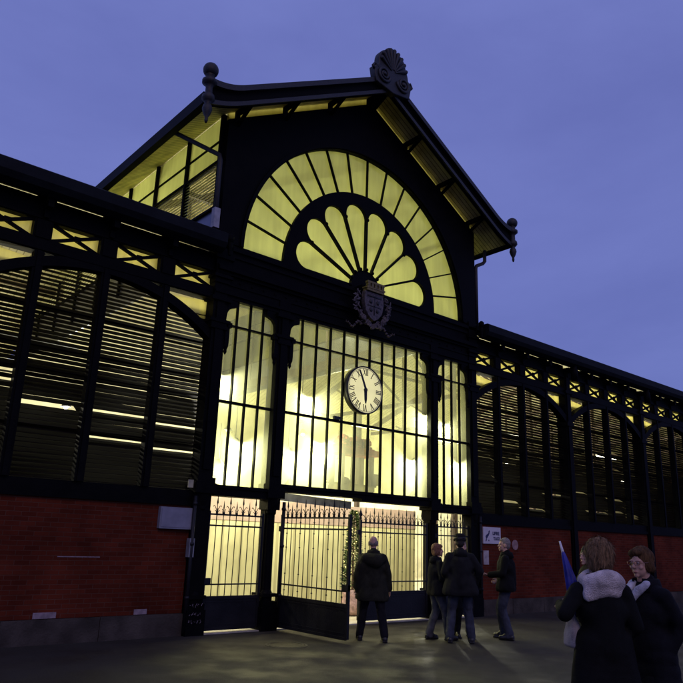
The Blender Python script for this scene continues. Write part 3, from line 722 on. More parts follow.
# graffiti scratched on the left pier foot
mb = Hall(); rnd = random.Random(11)
for row, z in enumerate((.50, .36, .23)):
    x = XL-.15
    while x < XL+.12:
        pts = [(x+rnd.uniform(0, .04), -.176 if 0 else -.1765, z+rnd.uniform(-.035, .035)) for _ in range(4)]
        for a, b_ in zip(pts, pts[1:]): mb.bar(a, b_, .002, .006, (0, 1, 0))
        x += .055
mb.part('graffiti', pbr('chalk', (.30, .24, .27), .9))

# ---------------------------------------------------------------- clock
ck = empty('wall_clock', (XM, -.13, 4.962), 0, 'round pale clock with black Roman numerals on the tall lit glazing', 'clock')
RC = .55
def ring(r0, r1, y0, y1, n=64):
    m = MB()
    pr = [(r0, y0), (r1, y0), (r1, y1), (r0, y1)]
    vs = [(r*cos(2*pi*k/n), y, r*sin(2*pi*k/n)) for r, y in pr for k in range(n)]
    m.add(vs, [(i*n+k, ((i+1) % 4)*n+k, ((i+1) % 4)*n+(k+1) % n, i*n+(k+1) % n) for i in range(4) for k in range(n)]); return m
ring(RC-.03, RC, -.01, .14).build('rim', DARK, ck, True)
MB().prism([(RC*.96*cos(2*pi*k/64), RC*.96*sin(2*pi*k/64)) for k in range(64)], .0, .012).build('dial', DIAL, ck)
ring(RC*.90, RC*.915, -.006, -.001).build('minute_track', DARK, ck)
def numeral(txt):
    """serif roman numeral strokes, centred, height 1"""
    m = MB(); adv = {'I': .30, 'V': .78, 'X': .78}; tot = sum(adv[c] for c in txt); x = -tot/2
    def st(x0, z0, x1, z1, w):
        m.add([(x0-w/2, -.5, z0), (x0+w/2, -.5, z0), (x1+w/2, -.5, z1), (x1-w/2, -.5, z1), (x0-w/2, .5, z0), (x0+w/2, .5, z0), (x1+w/2, .5, z1), (x1-w/2, .5, z1)],
              [(0,1,2,3), (4,7,6,5), (0,4,5,1), (1,5,6,2), (2,6,7,3), (3,7,4,0)])
    for c in txt:
        a = adv[c]; xc = x+a/2
        if c == 'I': st(xc, 0, xc, 1, .16); st(xc, 0, xc, .05, .28); st(xc, .95, xc, 1, .28)
        if c == 'V': st(xc-.26, 1, xc, 0, .18); st(xc+.26, 1, xc+.02, 0, .08); st(xc-.26, .95, xc-.26, 1, .3); st(xc+.26, .95, xc+.26, 1, .2)
        if c == 'X':
            st(xc-.25, 1, xc+.25, 0, .18); st(xc+.25, 1, xc-.25, 0, .08)
            for s_ in (-1, 1): st(xc+s_*.25, .95, xc+s_*.25, 1, .24); st(xc+s_*.25, 0, xc+s_*.25, .05, .24)
        x += a
    return m, tot
for h, t in enumerate(['XII', 'I', 'II', 'III', 'IIII', 'V', 'VI', 'VII', 'VIII', 'IX', 'X', 'XI']):
    m, tot = numeral(t); a = radians(90-30*h); hh = .150; ww = .118
    R = Matrix.Rotation(-(a-pi/2), 3, 'Y'); o = MB()
    o.add([R @ Vector((v[0]*ww, v[1]*.006-.006, (v[2]-.5)*hh))+Vector((RC*.745*cos(a), 0, RC*.745*sin(a))) for v in m.v], m.f)
    o.build('numeral', DARK, ck)
def hand(name, ang, length, w, y):
    a = radians(90-ang); d = Vector((cos(a), 0, sin(a))); n = Vector((-sin(a), 0, cos(a)))
    lp = [(-.10, .5), (0, .8), (.25, .7), (.7, .62), (1, .25)]
    pts = [d*(t*length)+n*(k*w/2) for t, k in lp]+[d*(t*length)-n*(k*w/2) for t, k in lp[::-1]]
    MB().prism([(p.x, p.z) for p in pts], y-.004, y+.004).build(name, DARK, ck)
hand('minute_hand', 336, .48, .08, -.03); hand('hour_hand', 178, .31, .12, -.018)
MB().lathe((0, 0, 0), [(.045, -.0)]+[(.045, .0)], 12)
ring(.0, .045, -.036, -.004, 20).build('hub', DARK, ck)
MB().bar((0, .012, .0), (0, .16, .0), .05, .05).bar((-.45, .13, 0), (.45, .13, 0), .03, .03).build('bracket', DARK, ck)

# ---------------------------------------------------------------- signs on the walls
sg = MB().box(8.14, 8.86, -.03, -.005, 1.71, 2.12).build('wall_sign', pbr('sign_white', (.62, .58, .62), .5, .06), None, org=(8.5, 0, 1.7), label='white rectangular sign with dark blue lettering on the brick, behind the man in jeans', category='sign')
SB = pbr('sign_blue', (.02, .02, .08), .5)
def text_mesh(t, size):
    cu = bpy.data.curves.new('t', 'FONT'); cu.body = t; cu.size = size; cu.extrude = .002; cu.offset = .004
    ob = bpy.data.objects.new('t', cu); COL.objects.link(ob); dg = bpy.context.evaluated_depsgraph_get(); dg.update()
    me = bpy.data.meshes.new_from_object(ob.evaluated_get(dg)); me.transform(Matrix.Rotation(pi/2, 4, 'X')); bpy.data.objects.remove(ob); return me
for t, z in (('LIBRE', 1.93), ('TAXI', 1.80)):
    m = MB(); add_mesh(m, text_mesh(t, .115), Matrix.Translation((.02 if t == 'LIBRE' else .05, -.034, z-1.7))); m.build('lettering', SB, sg)
p = MB()
p.prism([(-.27, .19), (-.20, .25), (-.18, .17), (-.24, .12)], -.036, -.031).prism([(-.20, .17), (-.15, .20), (-.10, .28), (-.13, .30), (-.19, .23)], -.036, -.031).prism([(-.15, .31), (-.11, .34), (-.09, .31), (-.13, .28)], -.036, -.031)
p.prism([(-.25, .12), (-.22, .12), (-.24, .07), (-.27, .07)], -.036, -.031).prism([(-.16, .10), (-.13, .11), (-.12, .07), (-.15, .07)], -.036, -.031)
p.build('pictogram', SB, sg)
MB().box(8.16, 8.37, -.012, -.001, 1.20, 1.54).build('notice', pbr('paper', (.42, .36, .36), .8, .3, 8), None, org=(8.26, 0, 1.2), label='small pale vertical paper notice stuck on the brick under the white sign', category='notice')
MB().lathe((0, 0, 0), [(.13, 0), (.13, .012)], 24).build('round_plate', pbr('dull_plate', (.30, .18, .17), .7, .3, 8), None, label='dull pink round plate on the red brick right of the man in jeans', category='plate').matrix_world = Matrix.Translation((9.5, -.002, 1.70)) @ Matrix.Rotation(pi/2, 4, 'X')
nb = MB().box(-.83, -.20, -.09, -.005, 1.77, 2.14).build('meter_box', pbr('grey_enamel', (.20, .20, .24), .5, .12), None, org=(-.5, 0, 1.77), label='grey rectangular wall box fixed to the brick left of the gates', category='wall box')
MB().box(-.30, .30, -.096, -.09, .03, .34).build('box_door', pbr('grey_enamel_door', (.22, .22, .27), .45, .12), nb)
MB().tube([(-.19, -.11, 1.62), (-.19, -.11, 2.20)], .022, 8).box(-.24, -.14, -.14, -.03, 1.30, 1.62).build('cable_conduit', pbr('pale_conduit', (.22, .23, .26), .5), None, True if 0 else False, org=(-.19, 0, 1.3), label='vertical conduit with a small black box beside the left gate pier', category='conduit')
MB().box(-.34, -.24, -.09, -.062, 2.50, 2.64).build('alarm_plate', pbr('ivory_plate', (.40, .38, .25), .6), None, org=(-.29, 0, 2.5), label='tiny ivory plate on the iron above the grey wall box', category='plate')
mc = MB().lathe((0, 0, 0), [(.30, .001), (.30, .006), (.26, .009), (.26, .006), (.05, .007)], 32).build('manhole_cover', pbr('cast_cover', (.035, .034, .03), .4, .3, 12, .8, 60, metal=.4), None, False, label='round cast manhole cover in the asphalt before the open gate', category='manhole cover'); mc.location = (.82, -1.72, .002)
ring(.31, .35, -.006, .004, 32).build('cover_rim', pbr('cover_rim', (.02, .02, .018), .5), mc).rotation_euler = (pi/2, 0, 0)

# ---------------------------------------------------------------- lamps inside
LC = (1.0, .96, .74)
def lamp(x, y, z, power, label, group, rad=.12, col=None):
    r = empty('pendant_lamp', (x, y, z), 0, label, 'lamp', group)
    MB().lathe((0, 0, .04), [(.05, .16), (.07, .12), (.16, .02), (.18, 0), (.17, .0), (.06, .10)], 14).build('shade', DARK, r, True)
    MB().ell((0, 0, .02), (.07, .07, .05), n=12, m=8).build('bulb', BULB, r, True)
    MB().tube([(0, 0, .18), (0, 0, .9)], .008, 6).build('cord', DARK, r)
    ld = bpy.data.lights.new('lamp', 'POINT'); ld.energy = power; ld.color = col or LC; ld.shadow_soft_size = rad
    lo = bpy.data.objects.new('lamp_light', ld); COL.objects.link(lo); lo.parent = r; lo.location = (0, 0, -.10)
HOT = [(.28, 4.60, 70), (.80, 3.35, 80), (2.40, 4.50, 85), (2.10, 3.30, 60), (2.75, 3.55, 110), (6.0, 4.60, 85), (5.55, 3.45, 100), (6.75, 4.5, 50), (7.30, 3.55, 85), (.45, 2.9, 30)]
for i, (x, z, p_) in enumerate(HOT):
    lamp(x, .27, z, p_*1.7, 'glowing lamp close behind the frosted entrance glazing', 'lamps behind the entrance glazing', .06, (1, .97, .84))
for x, z, pw_ in ((1., 5.4, 280), (7., 5.4, 420), (12.4, 5.2, 950), (17., 5.2, 950), (21.5, 5.2, 500)): lamp(x, 10.8, z, pw_, 'lamp added to brighten the rear wall behind the glazing', 'lamps added by the rear wall', .15, (1, .97, .80))  # lamps added to make the rear wall a bright backdrop for the glazing
GEN = [(-7.5, 4, 4.8), (-3.6, 4.2, 4.6), (-3.6, 9, 4.6), (0.2, 7, 5.), (3.87, 7, 5.), (7.6, 7, 5.), (11, 4.2, 4.6), (11, 9, 4.6), (15, 4.2, 4.6), (19.5, 4.2, 4.6), (24, 4.5, 4.6), (19.5, 10, 4.6), (30, 5, 4.6), (38, 6, 4.6)]
for x, y, z in GEN: lamp(x, y, z, 55 if -1 < x < 9 else 195, 'pendant lamp hanging inside the hall behind the louvres', 'pendant lamps inside the hall', .15)
for x, y, z in ((XM-1.8, 3.5, 8.6), (XM+1.8, 3.5, 8.6), (XM, 8.5, 8.6), (XM-2.9, 6.4, 8.9), (XM+2.9, 6.4, 8.9)): lamp(x, y, z, 105, 'lamp added high in the lantern to light the fan and side glass', 'lamps in the lantern', .2)  # lantern lamps added to brighten the fan and clerestory glass
for x, y, z in ((.9, .95, 2.72), (2.7, .95, 2.72), (4.1, .95, 2.72), (6.6, .95, 2.72)): lamp(x, y, z, 36, 'low lamp added inside the entrance to light the partition', 'low lamps added inside the entrance', .15, (1, .86, .40))  # low lamps added to light the partition and spill onto the asphalt
# fluorescent battens seen through the louvres
for x, y, z in [(-6, 3, 5.1), (-2.6, 2.2, 5.1), (9.8, 3, 5.2), (12.6, 2.4, 5.2), (14.6, 3.2, 5.4), (17, 2.4, 5.2), (20, 3, 5.2), (-2.2, 6.5, 5.6), (10.5, 7, 5.6), (15, 7, 5.6)]:
    r = empty('batten_light', (x, y, z), 0, 'fluorescent batten light inside the hall seen through the louvres', 'ceiling light', 'fluorescent battens inside the hall')
    MB().box(-.75, .75, -.05, .05, .03, .09).build('housing', pbr('white_enamel', (.7, .7, .65), .5), r); MB().box(-.72, .72, -.025, .025, -.01, .029).build('tube', BULB, r)

# ---------------------------------------------------------------- display stand seen through the glazing
KWOOD = pbr('dark_timber', (.045, .028, .012), .8, .3, 6); KRED = pbr('dull_red_canvas', (.55, .07, .03), .9, .3, 5)
k = empty('hanging_display', (4.15, .56, -.10), 0, 'dark timber frame with a two-tier red canopy hanging behind the glazing below the clock', 'hanging display')
m = MB()
for x in (-.45, .45):
    for y in (-.17, .17): m.box(x-.045, x+.045, y-.045, y+.045, 2.80, 3.72)
m.build('post', KWOOD, k)
MB().box(-.64, .62, -.25, .25, 3.66, 3.80).box(-.52, .52, -.2, .2, 3.80, 3.83).build('canopy', KRED, k)
m = MB(); rnd = random.Random(5)
for i in range(150):
    a = rnd.uniform(0, 2*pi); m.ell((rnd.uniform(-.46, .46), rnd.uniform(-.17, .17), 3.92+rnd.uniform(-.08, .14)), (.055, .05, .045), n=7, m=5)
m.build('flower_heap', pbr('dried_flowers', (.30, .05, .03), .9, .6, 20), k)
MB().box(-.52, .52, -.22, .22, 2.86, 2.97).box(-.76, -.62, -.1, .1, 3.05, 3.32).box(.55, .76, -.12, .12, 3.02, 3.28).box(-.76, .76, -.03, .03, 2.98, 3.02).ell((-.2, 0, 3.04), (.13, .13, .12), n=10, m=7).build('shelf', KWOOD, k)
MB().tube([(0, 0, 2.9), (0, 0, 3.72)], .03, 8).tube([(0, 0, 3.7), (0, 0, 9.9)], .007, 6).build('centre_rod', IRON, k)

# ---------------------------------------------------------------- potted conifer inside the doorway
t = empty('potted_tree', (4.84, 1.2, .012), 0, 'potted conifer with yellow fairy lights just inside the open gate', 'tree')
rnd = random.Random(9); FAIRY = emis('fairy_light', (1, .72, .18), 5)
MB().tube([(0, 0, .45), (0, 0, 2.3)], [.03, .008], 8).build('trunk', WOOD, t)
m = MB(); bl = MB()
for i in range(2600):
    z = rnd.uniform(.62, 2.35); R = .25*(1-(z-.62)/1.85)**.8+.03; a = rnd.uniform(0, 2*pi); r = R*sqrt(rnd.uniform(.15, 1))
    c = Vector((r*cos(a), r*sin(a), z)); d = Vector((cos(a), sin(a), rnd.uniform(-.4, .5))).normalized(); s_ = d.cross(Vector((rnd.uniform(-1, 1), rnd.uniform(-1, 1), 1))).normalized()
    m.add([c-s_*.022, c+s_*.022, c+d*rnd.uniform(.05, .10)], [(0, 1, 2)])
    if i % 65 == 0: MB().ell(c+d*.05, (.011, .011, .011), n=6, m=4).build('fairy_light', FAIRY, t)
m.build('crown', pbr('conifer', (.05, .08, .02), .7, .4, 20), t)
def crumple(co): return .02*noise.noise(co*14)
m = MB().lathe((0, 0, .0), [(.17, .02), (.24, .08), (.26, .3), (.22, .44), (.30, .56), (.05, .56)], 20)
m.v = [(x*(1+.10*noise.noise(Vector((x, y, z))*9)), y*(1+.10*noise.noise(Vector((x, y, z))*9+Vector((4, 0, 0)))), z) for x, y, z in m.v]
m.build('wrapped_pot', pbr('pink_wrap', (.42, .27, .24), .6, .35, 12, .6, 25), t, True)

# ================================================================ people
def V(*a): return Vector(a)
def person(loc, rz, H, label, coat, legs, hair, feet=((-.12, .0), (.12, .0)), hands=None, head_yaw=0, head_pitch=0, lean=0,
           coat_len=.78, bulk=1.0, flare=1.0, detail=.009, skirt=False, hat=None, collar=None, hair_kind='short', shoe=None, glasses=False,
           bag_hump=False, coat_d=.006, name='person', group=None, vest=None, strands=0, hair_len=0., elbow_out=(0, 0)):
    s = H/1.75
    root = empty(name, (loc[0], loc[1], 0), rz, label, 'person', group)
    hip = [V(-.09, 0, .93), V(.09, 0, .93)]
    sh = [V(-.178, lean, 1.405), V(.178, lean, 1.405)]
    neck = V(0, lean*1.0-.005, 1.46); hc = V(0, lean*1.25+.03, 1.635)
    hands = hands or [(-.27, .06, .80), (.27, .06, .80)]
    ank = [V(feet[0][0], feet[0][1], .085), V(feet[1][0], feet[1][1], .085)]
    knee = []
    for i in (0, 1):
        mid = (hip[i]+ank[i])/2; d = (hip[i]-ank[i]).length; bend = sqrt(max(0, .43**2-(d/2)**2)) if d < .86 else 0
        knee.append(mid+V(0, .03+bend, .02))
    hd = [V(*hands[0]), V(*hands[1])]; elb = []
    for i in (0, 1):
        sd = -1 if i == 0 else 1
        a, b = sh[i], hd[i]; d = (b-a).length; L_ = .285
        off = sqrt(max(0, L_*L_-(min(d, .56)/2)**2)); dr = (b-a).normalized()
        out = V(sd*(.45+elbow_out[i]), -.9, -.25); out = (out-dr*out.dot(dr)).normalized()
        elb.append((a+b)/2+out*off)
    HM = Matrix.Translation(hc) @ Matrix.Rotation(radians(head_yaw), 4, 'Z') @ Matrix.Rotation(radians(head_pitch), 4, 'X')
    h3 = HM.to_3x3()
    def hp(x, y, z): return HM @ V(x, y, z)
    # ---- body, one continuous surface
    b = MB()
    b.chain([V(0, 0, .95), V(0, lean*.4, 1.15), V(0, lean*.9, 1.31), V(0, lean, 1.37)], [.120, .110, .115, .085])
    b.caps(hip[0], hip[1], .10, .10); b.caps(sh[0]-V(0, 0, .03), sh[1]-V(0, 0, .03), .042, .042)
    b.chain([neck-V(0, 0, .06), neck+V(0, .01, .06), hc+V(0, -.01, -.06)], [.065, .056, .056])
    b.ell(hp(0, -.014, .020), (.077, .096, .098), h3, 20, 14); b.ell(hp(0, -.020, .048), (.072, .088, .074), h3, 20, 14); b.ell(hp(0, .022, -.045), (.060, .070, .070), h3, 16, 10)
    b.ell(hp(0, .075, -.092), (.022, .020, .020), h3)
    b.caps(hp(0, .086, .012), hp(0, .106, -.024), .010, .015, 8); b.ell(hp(0, .088, -.062), (.024, .012, .012), h3)
    for sd in (-1, 1):
        b.ell(hp(sd*.078, -.008, -.012), (.015, .026, .040), h3, 10, 8); b.ell(hp(sd*.030, .078, .026), (.024, .012, .010), h3)
        b.ell(hp(sd*.040, .066, -.028), (.020, .020, .018), h3)
    for i in (0, 1):
        b.chain([hip[i], knee[i], ank[i]], [.088, .058, .042]); b.caps(ank[i], ank[i]+V(0, .11, -.05), .034, .024)
        b.chain([sh[i]-V(0, 0, .03), elb[i], hd[i]], [.042, .036, .027])
        # hand
        sd = -1 if i == 0 else 1
        fd = (hd[i]-elb[i]).normalized(); side = V(0, 1, 0)-fd*fd.y
        if side.length < .3: side = V(0, 0, 1)-fd*fd.z
        side = side.normalized(); pn = fd.cross(side)*(-sd)
        if i == 0: pn = fd.cross(side)
        inw = V(-sd, 0, 0); pn = pn if pn.dot(inw) > 0 else -pn
        pc = hd[i]+fd*.045
        Rm = Matrix((side, pn, fd)).transposed()
        b.ell(pc, (.040, .018, .052), Rm, 12, 8)
        for fI, (o_, ln) in enumerate(((.030, .070), (.011, .080), (-.009, .074), (-.028, .058))):
            p0 = hd[i]+fd*.080+side*o_; d1 = (fd+pn*.45).normalized(); d2 = (fd*.55+pn).normalized(); d3 = (pn-fd*.3).normalized()
            p1 = p0+d1*ln*.45; p2 = p1+d2*ln*.32; p3 = p2+d3*ln*.25
            b.chain([p0, p1, p2, p3], [.0105, .0095, .009, .008], 8)
        b.chain([hd[i]+fd*.02+side*.03, hd[i]+fd*.05+side*.052+pn*.012, hd[i]+fd*.078+side*.052+pn*.026], [.014, .0115, .0095], 8)
    b.v = [(x*s, y*s, z*s) for x, y, z in b.v]
    body = remesh(b, max(.0065, detail*.8)*s, 'body', SKINM, root, 3)
    # ---- trousers
    t = MB(); t.caps(hip[0]+V(0, 0, .0), hip[1], .125*bulk**.5, .125*bulk**.5)
    for i in (0, 1): t.chain([hip[i]+V(0, 0, -.02), knee[i], ank[i]+V(0, -.005, .02)], [.112, .082, .072])
    for i in (0, 1): t.caps(ank[i]+V(0, -.01, .03), ank[i]+V(0, .02, -.02), .068, .066)
    t.v = [(x*s, y*s, max(.02, z*s)) for x, y, z in t.v]
    remesh(t, .013, 'trousers', legs, root, 3, .011, 9)
    # ---- shoes
    for i in (0, 1):
        m = MB(); a = ank[i]
        m.caps(V(a.x, a.y-.04, .055), V(a.x+(.01 if i else -.01), a.y+.15, .042), .052, .042); m.caps(V(a.x, a.y, .10), V(a.x, a.y+.08, .07), .050, .042); m.caps(V(a.x, a.y-.01, .08), V(a.x, a.y-.01, .12), .048, .045)
        m.box(a.x-.042, a.x+.042, a.y-.085, a.y+.185, .003, .025)
        m.v = [(x*s, y*s, max(.002, z*s)) for x, y, z in m.v]
        remesh(m, .010, 'shoe', shoe or BLKLEATHER, root, 3)
    # ---- coat
    c = MB(); z0 = coat_len
    c.chain([V(0, lean, 1.38), V(0, lean*.9, 1.28), V(0, lean*.5+.0, 1.12), V(0, 0, .96)], [.125*bulk, .160*bulk, .165*bulk, .17*bulk], 18)
    for i in (0, 1):
        sd = -1 if i == 0 else 1
        c.caps(V(sd*.05, lean-.01, 1.425), sh[i]+V(-sd*.025, 0, -.030), .078, .070*bulk)
    c.caps(V(-.075, lean*.8, 1.24), V(.075, lean*.8, 1.24), .135*bulk, .135*bulk); c.caps(V(-.07, 0, 1.0), V(.07, 0, 1.0), .15*bulk, .15*bulk)
    n = 7
    for k in range(n):
        z = 1.0-(1.0-z0-.06)*k/(n-1); w = (.085+.035*flare*k/(n-1)); r = (.145+.02*flare*k/(n-1))*bulk
        yy = (ank[0].y+ank[1].y)*.5*.35*(k/(n-1))
        c.caps(V(-w, yy, z), V(w, yy, z), r, r, 16)
    for i in (0, 1):
        wr = hd[i]+(elb[i]-hd[i]).normalized()*.03
        c.chain([sh[i]+V(0, 0, -.02), elb[i], wr], [.072*bulk, .062*bulk, .052*bulk])
        for q in range(3):
            f = .25+.27*q; p = elb[i].lerp(wr, f); c.ell(p, (.057*bulk,)*3)
    c.chain([neck+V(0, -.01, -.06), neck+V(0, -.015, .02)], [.10*bulk**.5, .082])
    if bag_hump:
        c.chain([V(-.15, -.10, 1.36), V(.02, -.16, 1.34), V(.14, -.1, 1.38)], [.10, .13, .09]); c.chain([V(-.20, -.05, 1.25), V(-.24, -.02, 1.05), V(-.22, .0, .85)], [.12, .12, .10])
    c.v = [(x*s, y*s, z*s) for x, y, z in c.v]
    c.v = [(x, y, max(z, z0*s)) for x, y, z in c.v]
    o = remesh(c, .014, 'coat', coat, root, 4, coat_d, 7)
    # collar standing off the neck
    m = MB(); k = 22; rr = []
    for i in range(k+1):
        a = radians(-250+320*i/k) if 0 else radians(115+310*i/k); p = neck+V(.088*cos(a), .088*sin(a)-.01, .0)
        rr.append((p, V(cos(a), sin(a), 0)))
    vs = []
    for p, d in rr: vs += [(p+V(0, 0, -.05)+d*.02)*s, (p+V(0, 0, .055)+d*.008)*s, (p+V(0, 0, .05)+d*.022)*s, (p+V(0, 0, -.055)+d*.05)*s]
    fs = [(4*i+j, 4*i+(j+1) % 4, 4*i+4+(j+1) % 4, 4*i+4+j) for i in range(k) for j in range(4)]+[(0, 1, 2, 3), (4*k+3, 4*k+2, 4*k+1, 4*k)]
    m.add(vs, fs).build('collar', coat, root, True)
    if collar:      # thick fleece hood / scarf lying round the neck and over the shoulders
        m = MB()
        for i in range(18):
            a = radians(i*20); bk = max(0, -sin(a))
            p = neck+V((.112+.022*abs(cos(a)))*cos(a), .110*sin(a)-.025*bk-.01, .045-.055*abs(cos(a))**2-.02*bk); m.ell(p*s, (.054*s, .054*s, (.055+.02*bk)*s))
        for x in (-.145, -.12, -.095, -.07, -.045, -.02, .005, .03, .055, .08): m.ell(V(x, -.125+abs(x)*.22, 1.405+.30*min(x, 0)-.12*max(x, 0))*s, (.046, .044, .062))
        remesh(m, .010, 'fleece_collar', collar, root, 34, .003, 40)
    if vest:
        m = MB(); m.chain([V(0, lean, 1.40)*s, V(0, lean*.9, 1.30)*s, V(0, .0, 1.05)*s], [.150, .185, .195], 18); m.caps(V(-.09, 0, 1.24)*s, V(.09, 0, 1.24)*s, .165, .165); m.caps(V(-.13, 0, 1.385)*s, V(.13, 0, 1.385)*s, .092, .092)
        remesh(m, .014, 'vest', vest, root, 3, .006, 8)
    # ---- hair
    m = MB(); Hs = []
    if hair_kind == 'bald':      # grey fringe round the back
        for i in range(13):
            a = radians(180+i*15); m.ell(hp(.074*cos(a), .088*sin(a)-.004, -.002+.008*(i % 2)), (.018, .018, .040), h3, 8, 6)
    else:
        T = {'short': .010, 'full': .022, 'bob': .017, 'tousled': .034}[hair_kind]
        m.ell(hp(0, -.030, .040), (.077+T, .088+T, .088+T), h3, 22, 14)
        m.ell(hp(0, -.052, -.005), (.070+T*.8, .060+T, .070+T), h3, 18, 12)
        if hair_kind in ('bob', 'tousled'):
            for sd in (-1, 1):
                m.ell(hp(sd*.070, -.020, -.020), (.030, .058, .078+hair_len), h3); m.ell(hp(sd*.050, -.062, -.045), (.045, .042, .060+hair_len), h3)
            m.ell(hp(0, -.075, -.045), (.060, .040, .062+hair_len), h3)
            m.ell(hp(0, .045, .092), (.068, .045, .032), h3)
            m.ell(hp(.035, .060, .078), (.038, .028, .022), h3)
        else:
            m.ell(hp(0, .030, .088), (.062, .046, .026), h3)
    m.v = [(x*s, y*s, z*s) for x, y, z in m.v]
    ho = remesh(m, .008, 'hair', hair, root, 2, .0065 if hair_kind in ('bob', 'tousled', 'full') else .003, 26)
    if strands:
        rnd = random.Random(strands); sm = MB(); me = ho.data; vv = list(me.vertices)
        for i in range(strands):
            v = rnd.choice(vv); p = v.co.copy(); nn = v.normal
            down = V(0, -.2, -1); tg = (down-nn*down.dot(nn)); tg = tg.normalized() if tg.length > .1 else V(rnd.uniform(-1, 1), rnd.uniform(-1, 1), 0).normalized()
            tg = (tg+V(rnd.uniform(-.5, .5), rnd.uniform(-.5, .5), rnd.uniform(-.1, .5))*.8).normalized()
            ln = rnd.uniform(.02, .05); w = .0016; sdv = nn.cross(tg).normalized()
            p1 = p+tg*ln*.5+nn*rnd.uniform(.003, .012); p2 = p+tg*ln+nn*rnd.uniform(.0, .016)
            sm.add([p-sdv*w, p+sdv*w, p1-sdv*w, p1+sdv*w, p2], [(0, 1, 3, 2), (2, 3, 4)])
        sm.build('loose_hair', hair, root)
    if hat:
        m = MB(); base = HM @ Matrix.Translation((0, -.01, .055)) @ Matrix.Rotation(radians(-6), 4, 'X')
        prof = [(.114, -.028), (.118, -.020), (.100, -.004), (.098, .02), (.094, .062), (.076, .092), (.04, .098), (.002, .090)]
        q = MB().lathe((0, 0, 0), prof, 24)
        q.v = [base @ V(x, y*1.12, z+.02*(abs(x)/.15)**2*(1 if abs(x) > .1 else 0)) for x, y, z in q.v]
        m.add([v*s for v in q.v], q.f); m.build('hat', hat, root, True)
        q = MB().lathe((0, 0, 0), [(.101, .0), (.101, .022)], 24); q.v = [(base @ V(x, y*1.12, z))*s for x, y, z in q.v]; q.build('hat_band', BLKLEATHER, root, True)
    # ---- eyes and mouth
    e = MB(); ir = MB()
    for sd in (-1, 1):
        e.ell(hp(sd*.030, .079, .008)*s, (.0115*s, .0085*s, .0075*s), h3, 10, 8); ir.ell(hp(sd*.030, .0865, .008)*s, (.005*s, .003*s, .005*s), h3, 8, 6)
    e.build('eyes', EYEW, root, True); ir.build('irises', BLKLEATHER, root, True)
    MB().ell(hp(0, .0985, -.064)*s, (.022*s, .006*s, .006*s), h3, 12, 8).build('lips', LIPS, root, True)
    if glasses:
        g_ = MB()
        for sd in (-1, 1):
            cpt = [hp(sd*.033+.024*cos(2*pi*i/16), .104, .006+.019*sin(2*pi*i/16))*s for i in range(17)]
            g_.tube(cpt, .0022, 6, False); g_.tube([hp(sd*.057, .103, .012)*s, hp(sd*.080, .08, .012)*s, hp(sd*.088, -.01, .008)*s], .0022, 6)
        g_.tube([hp(-.009, .105, .010)*s, hp(.009, .105, .010)*s], .0022, 6)
        g_.build('glasses', GLS, root, True)
    return root, s, hd, hc
BLKLEATHER = pbr('black_leather', (.012, .011, .010), .4, .3, 12)
EYEW = pbr('eye_white', (.5, .45, .42), .3, .05); LIPS = pbr('lips', (.35, .13, .10), .5, .1); GLS = pbr('spectacle_frame', (.25, .12, .10), .25, .1, metal=.5)
BLK = cloth('black_wool', (.0055, .0055, .0055)); NAVY = cloth('navy_cloth', (.0065, .0065, .009)); OLIVE = cloth('dark_olive_cloth', (.020, .020, .013)); CHAR = cloth('charcoal_cloth', (.014, .014, .014))
JEANS = cloth('blue_denim', (.045, .050, .068)); JEANS2 = cloth('faded_denim', (.070, .072, .080)); DTR = cloth('dark_trousers', (.010, .010, .012))
FLEECE = cloth('fleece', (.72, .62, .60), .9); SCARF = cloth('pale_scarf', (.50, .50, .58), .6); HVIS = cloth('olive_yellow_cloth', (.05, .047, .018))
HGREY = pbr('grey_hair', (.20, .17, .15), .8, .4, 60); HBROWN = pbr('brown_hair', (.085, .044, .019), .85, .5, 60, .5, 120, spec=.15, stretch=(1, 1, .2)); HSAND = pbr('greying_brown_hair', (.19, .115, .06), .85, .5, 50, .5, 120, spec=.15, stretch=(1, 1, .2))
HRED = pbr('auburn_hair', (.16, .07, .035), .75, .4, 60); HDK = pbr('dark_hair', (.02, .014, .01), .7, .4, 60); HATM = cloth('dark_felt', (.014, .013, .012))
A = radians
# lone figure before the gate
person((2.44, -2.03), A(-34), 1.76, 'bald person in a long dark coat standing alone before the open gate, seen from behind', OLIVE, DTR, HGREY,
       feet=((-.20, .10), (.20, -.14)), hands=[(-.30, .02, .86), (.31, .06, .84)], head_yaw=-18, coat_len=.66, bulk=1.12, bag_hump=True, hair_kind='bald', lean=.0, detail=.009)
# group of three
person((3.66, -2.45), A(-112), 1.66, 'auburn-haired person in dark jacket and jeans, leftmost of the group by the gate', NAVY, JEANS2, HRED,
       feet=((-.12, -.10), (.12, .20)), hands=[(-.2, .20, .95), (.2, .22, .98)], coat_len=.80, hair_kind='bob', head_yaw=-12)
person((3.73, -2.96), A(-44), 1.83, 'broad person in a brimmed hat and jeans, back turned, in the middle of the group', CHAR, JEANS, HDK,
       feet=((-.19, .0), (.18, .05)), hands=[(-.22, .20, .98), (.26, .16, .95)], coat_len=.76, bulk=1.20, hat=HATM, elbow_out=(0, .8))
person((4.42, -2.42), A(150), 1.74, 'person in dark clothes facing out, mostly hidden behind the figure in the hat', NAVY, DTR, HGREY,
       feet=((-.14, .0), (.14, .06)), hands=[(-.18, .22, 1.0), (.18, .22, 1.0)], coat_len=.70, lean=.0)
person((4.97, -3.05), A(30), 1.81, 'grey-haired person in black jacket and jeans standing alone before the brick wall', BLK, JEANS, HGREY,
       feet=((-.13, -.04), (.14, .10)), hands=[(-.17, .30, 1.10), (.22, .18, 1.0)], coat_len=.82, bulk=1.06, hair_kind='short', head_yaw=22)
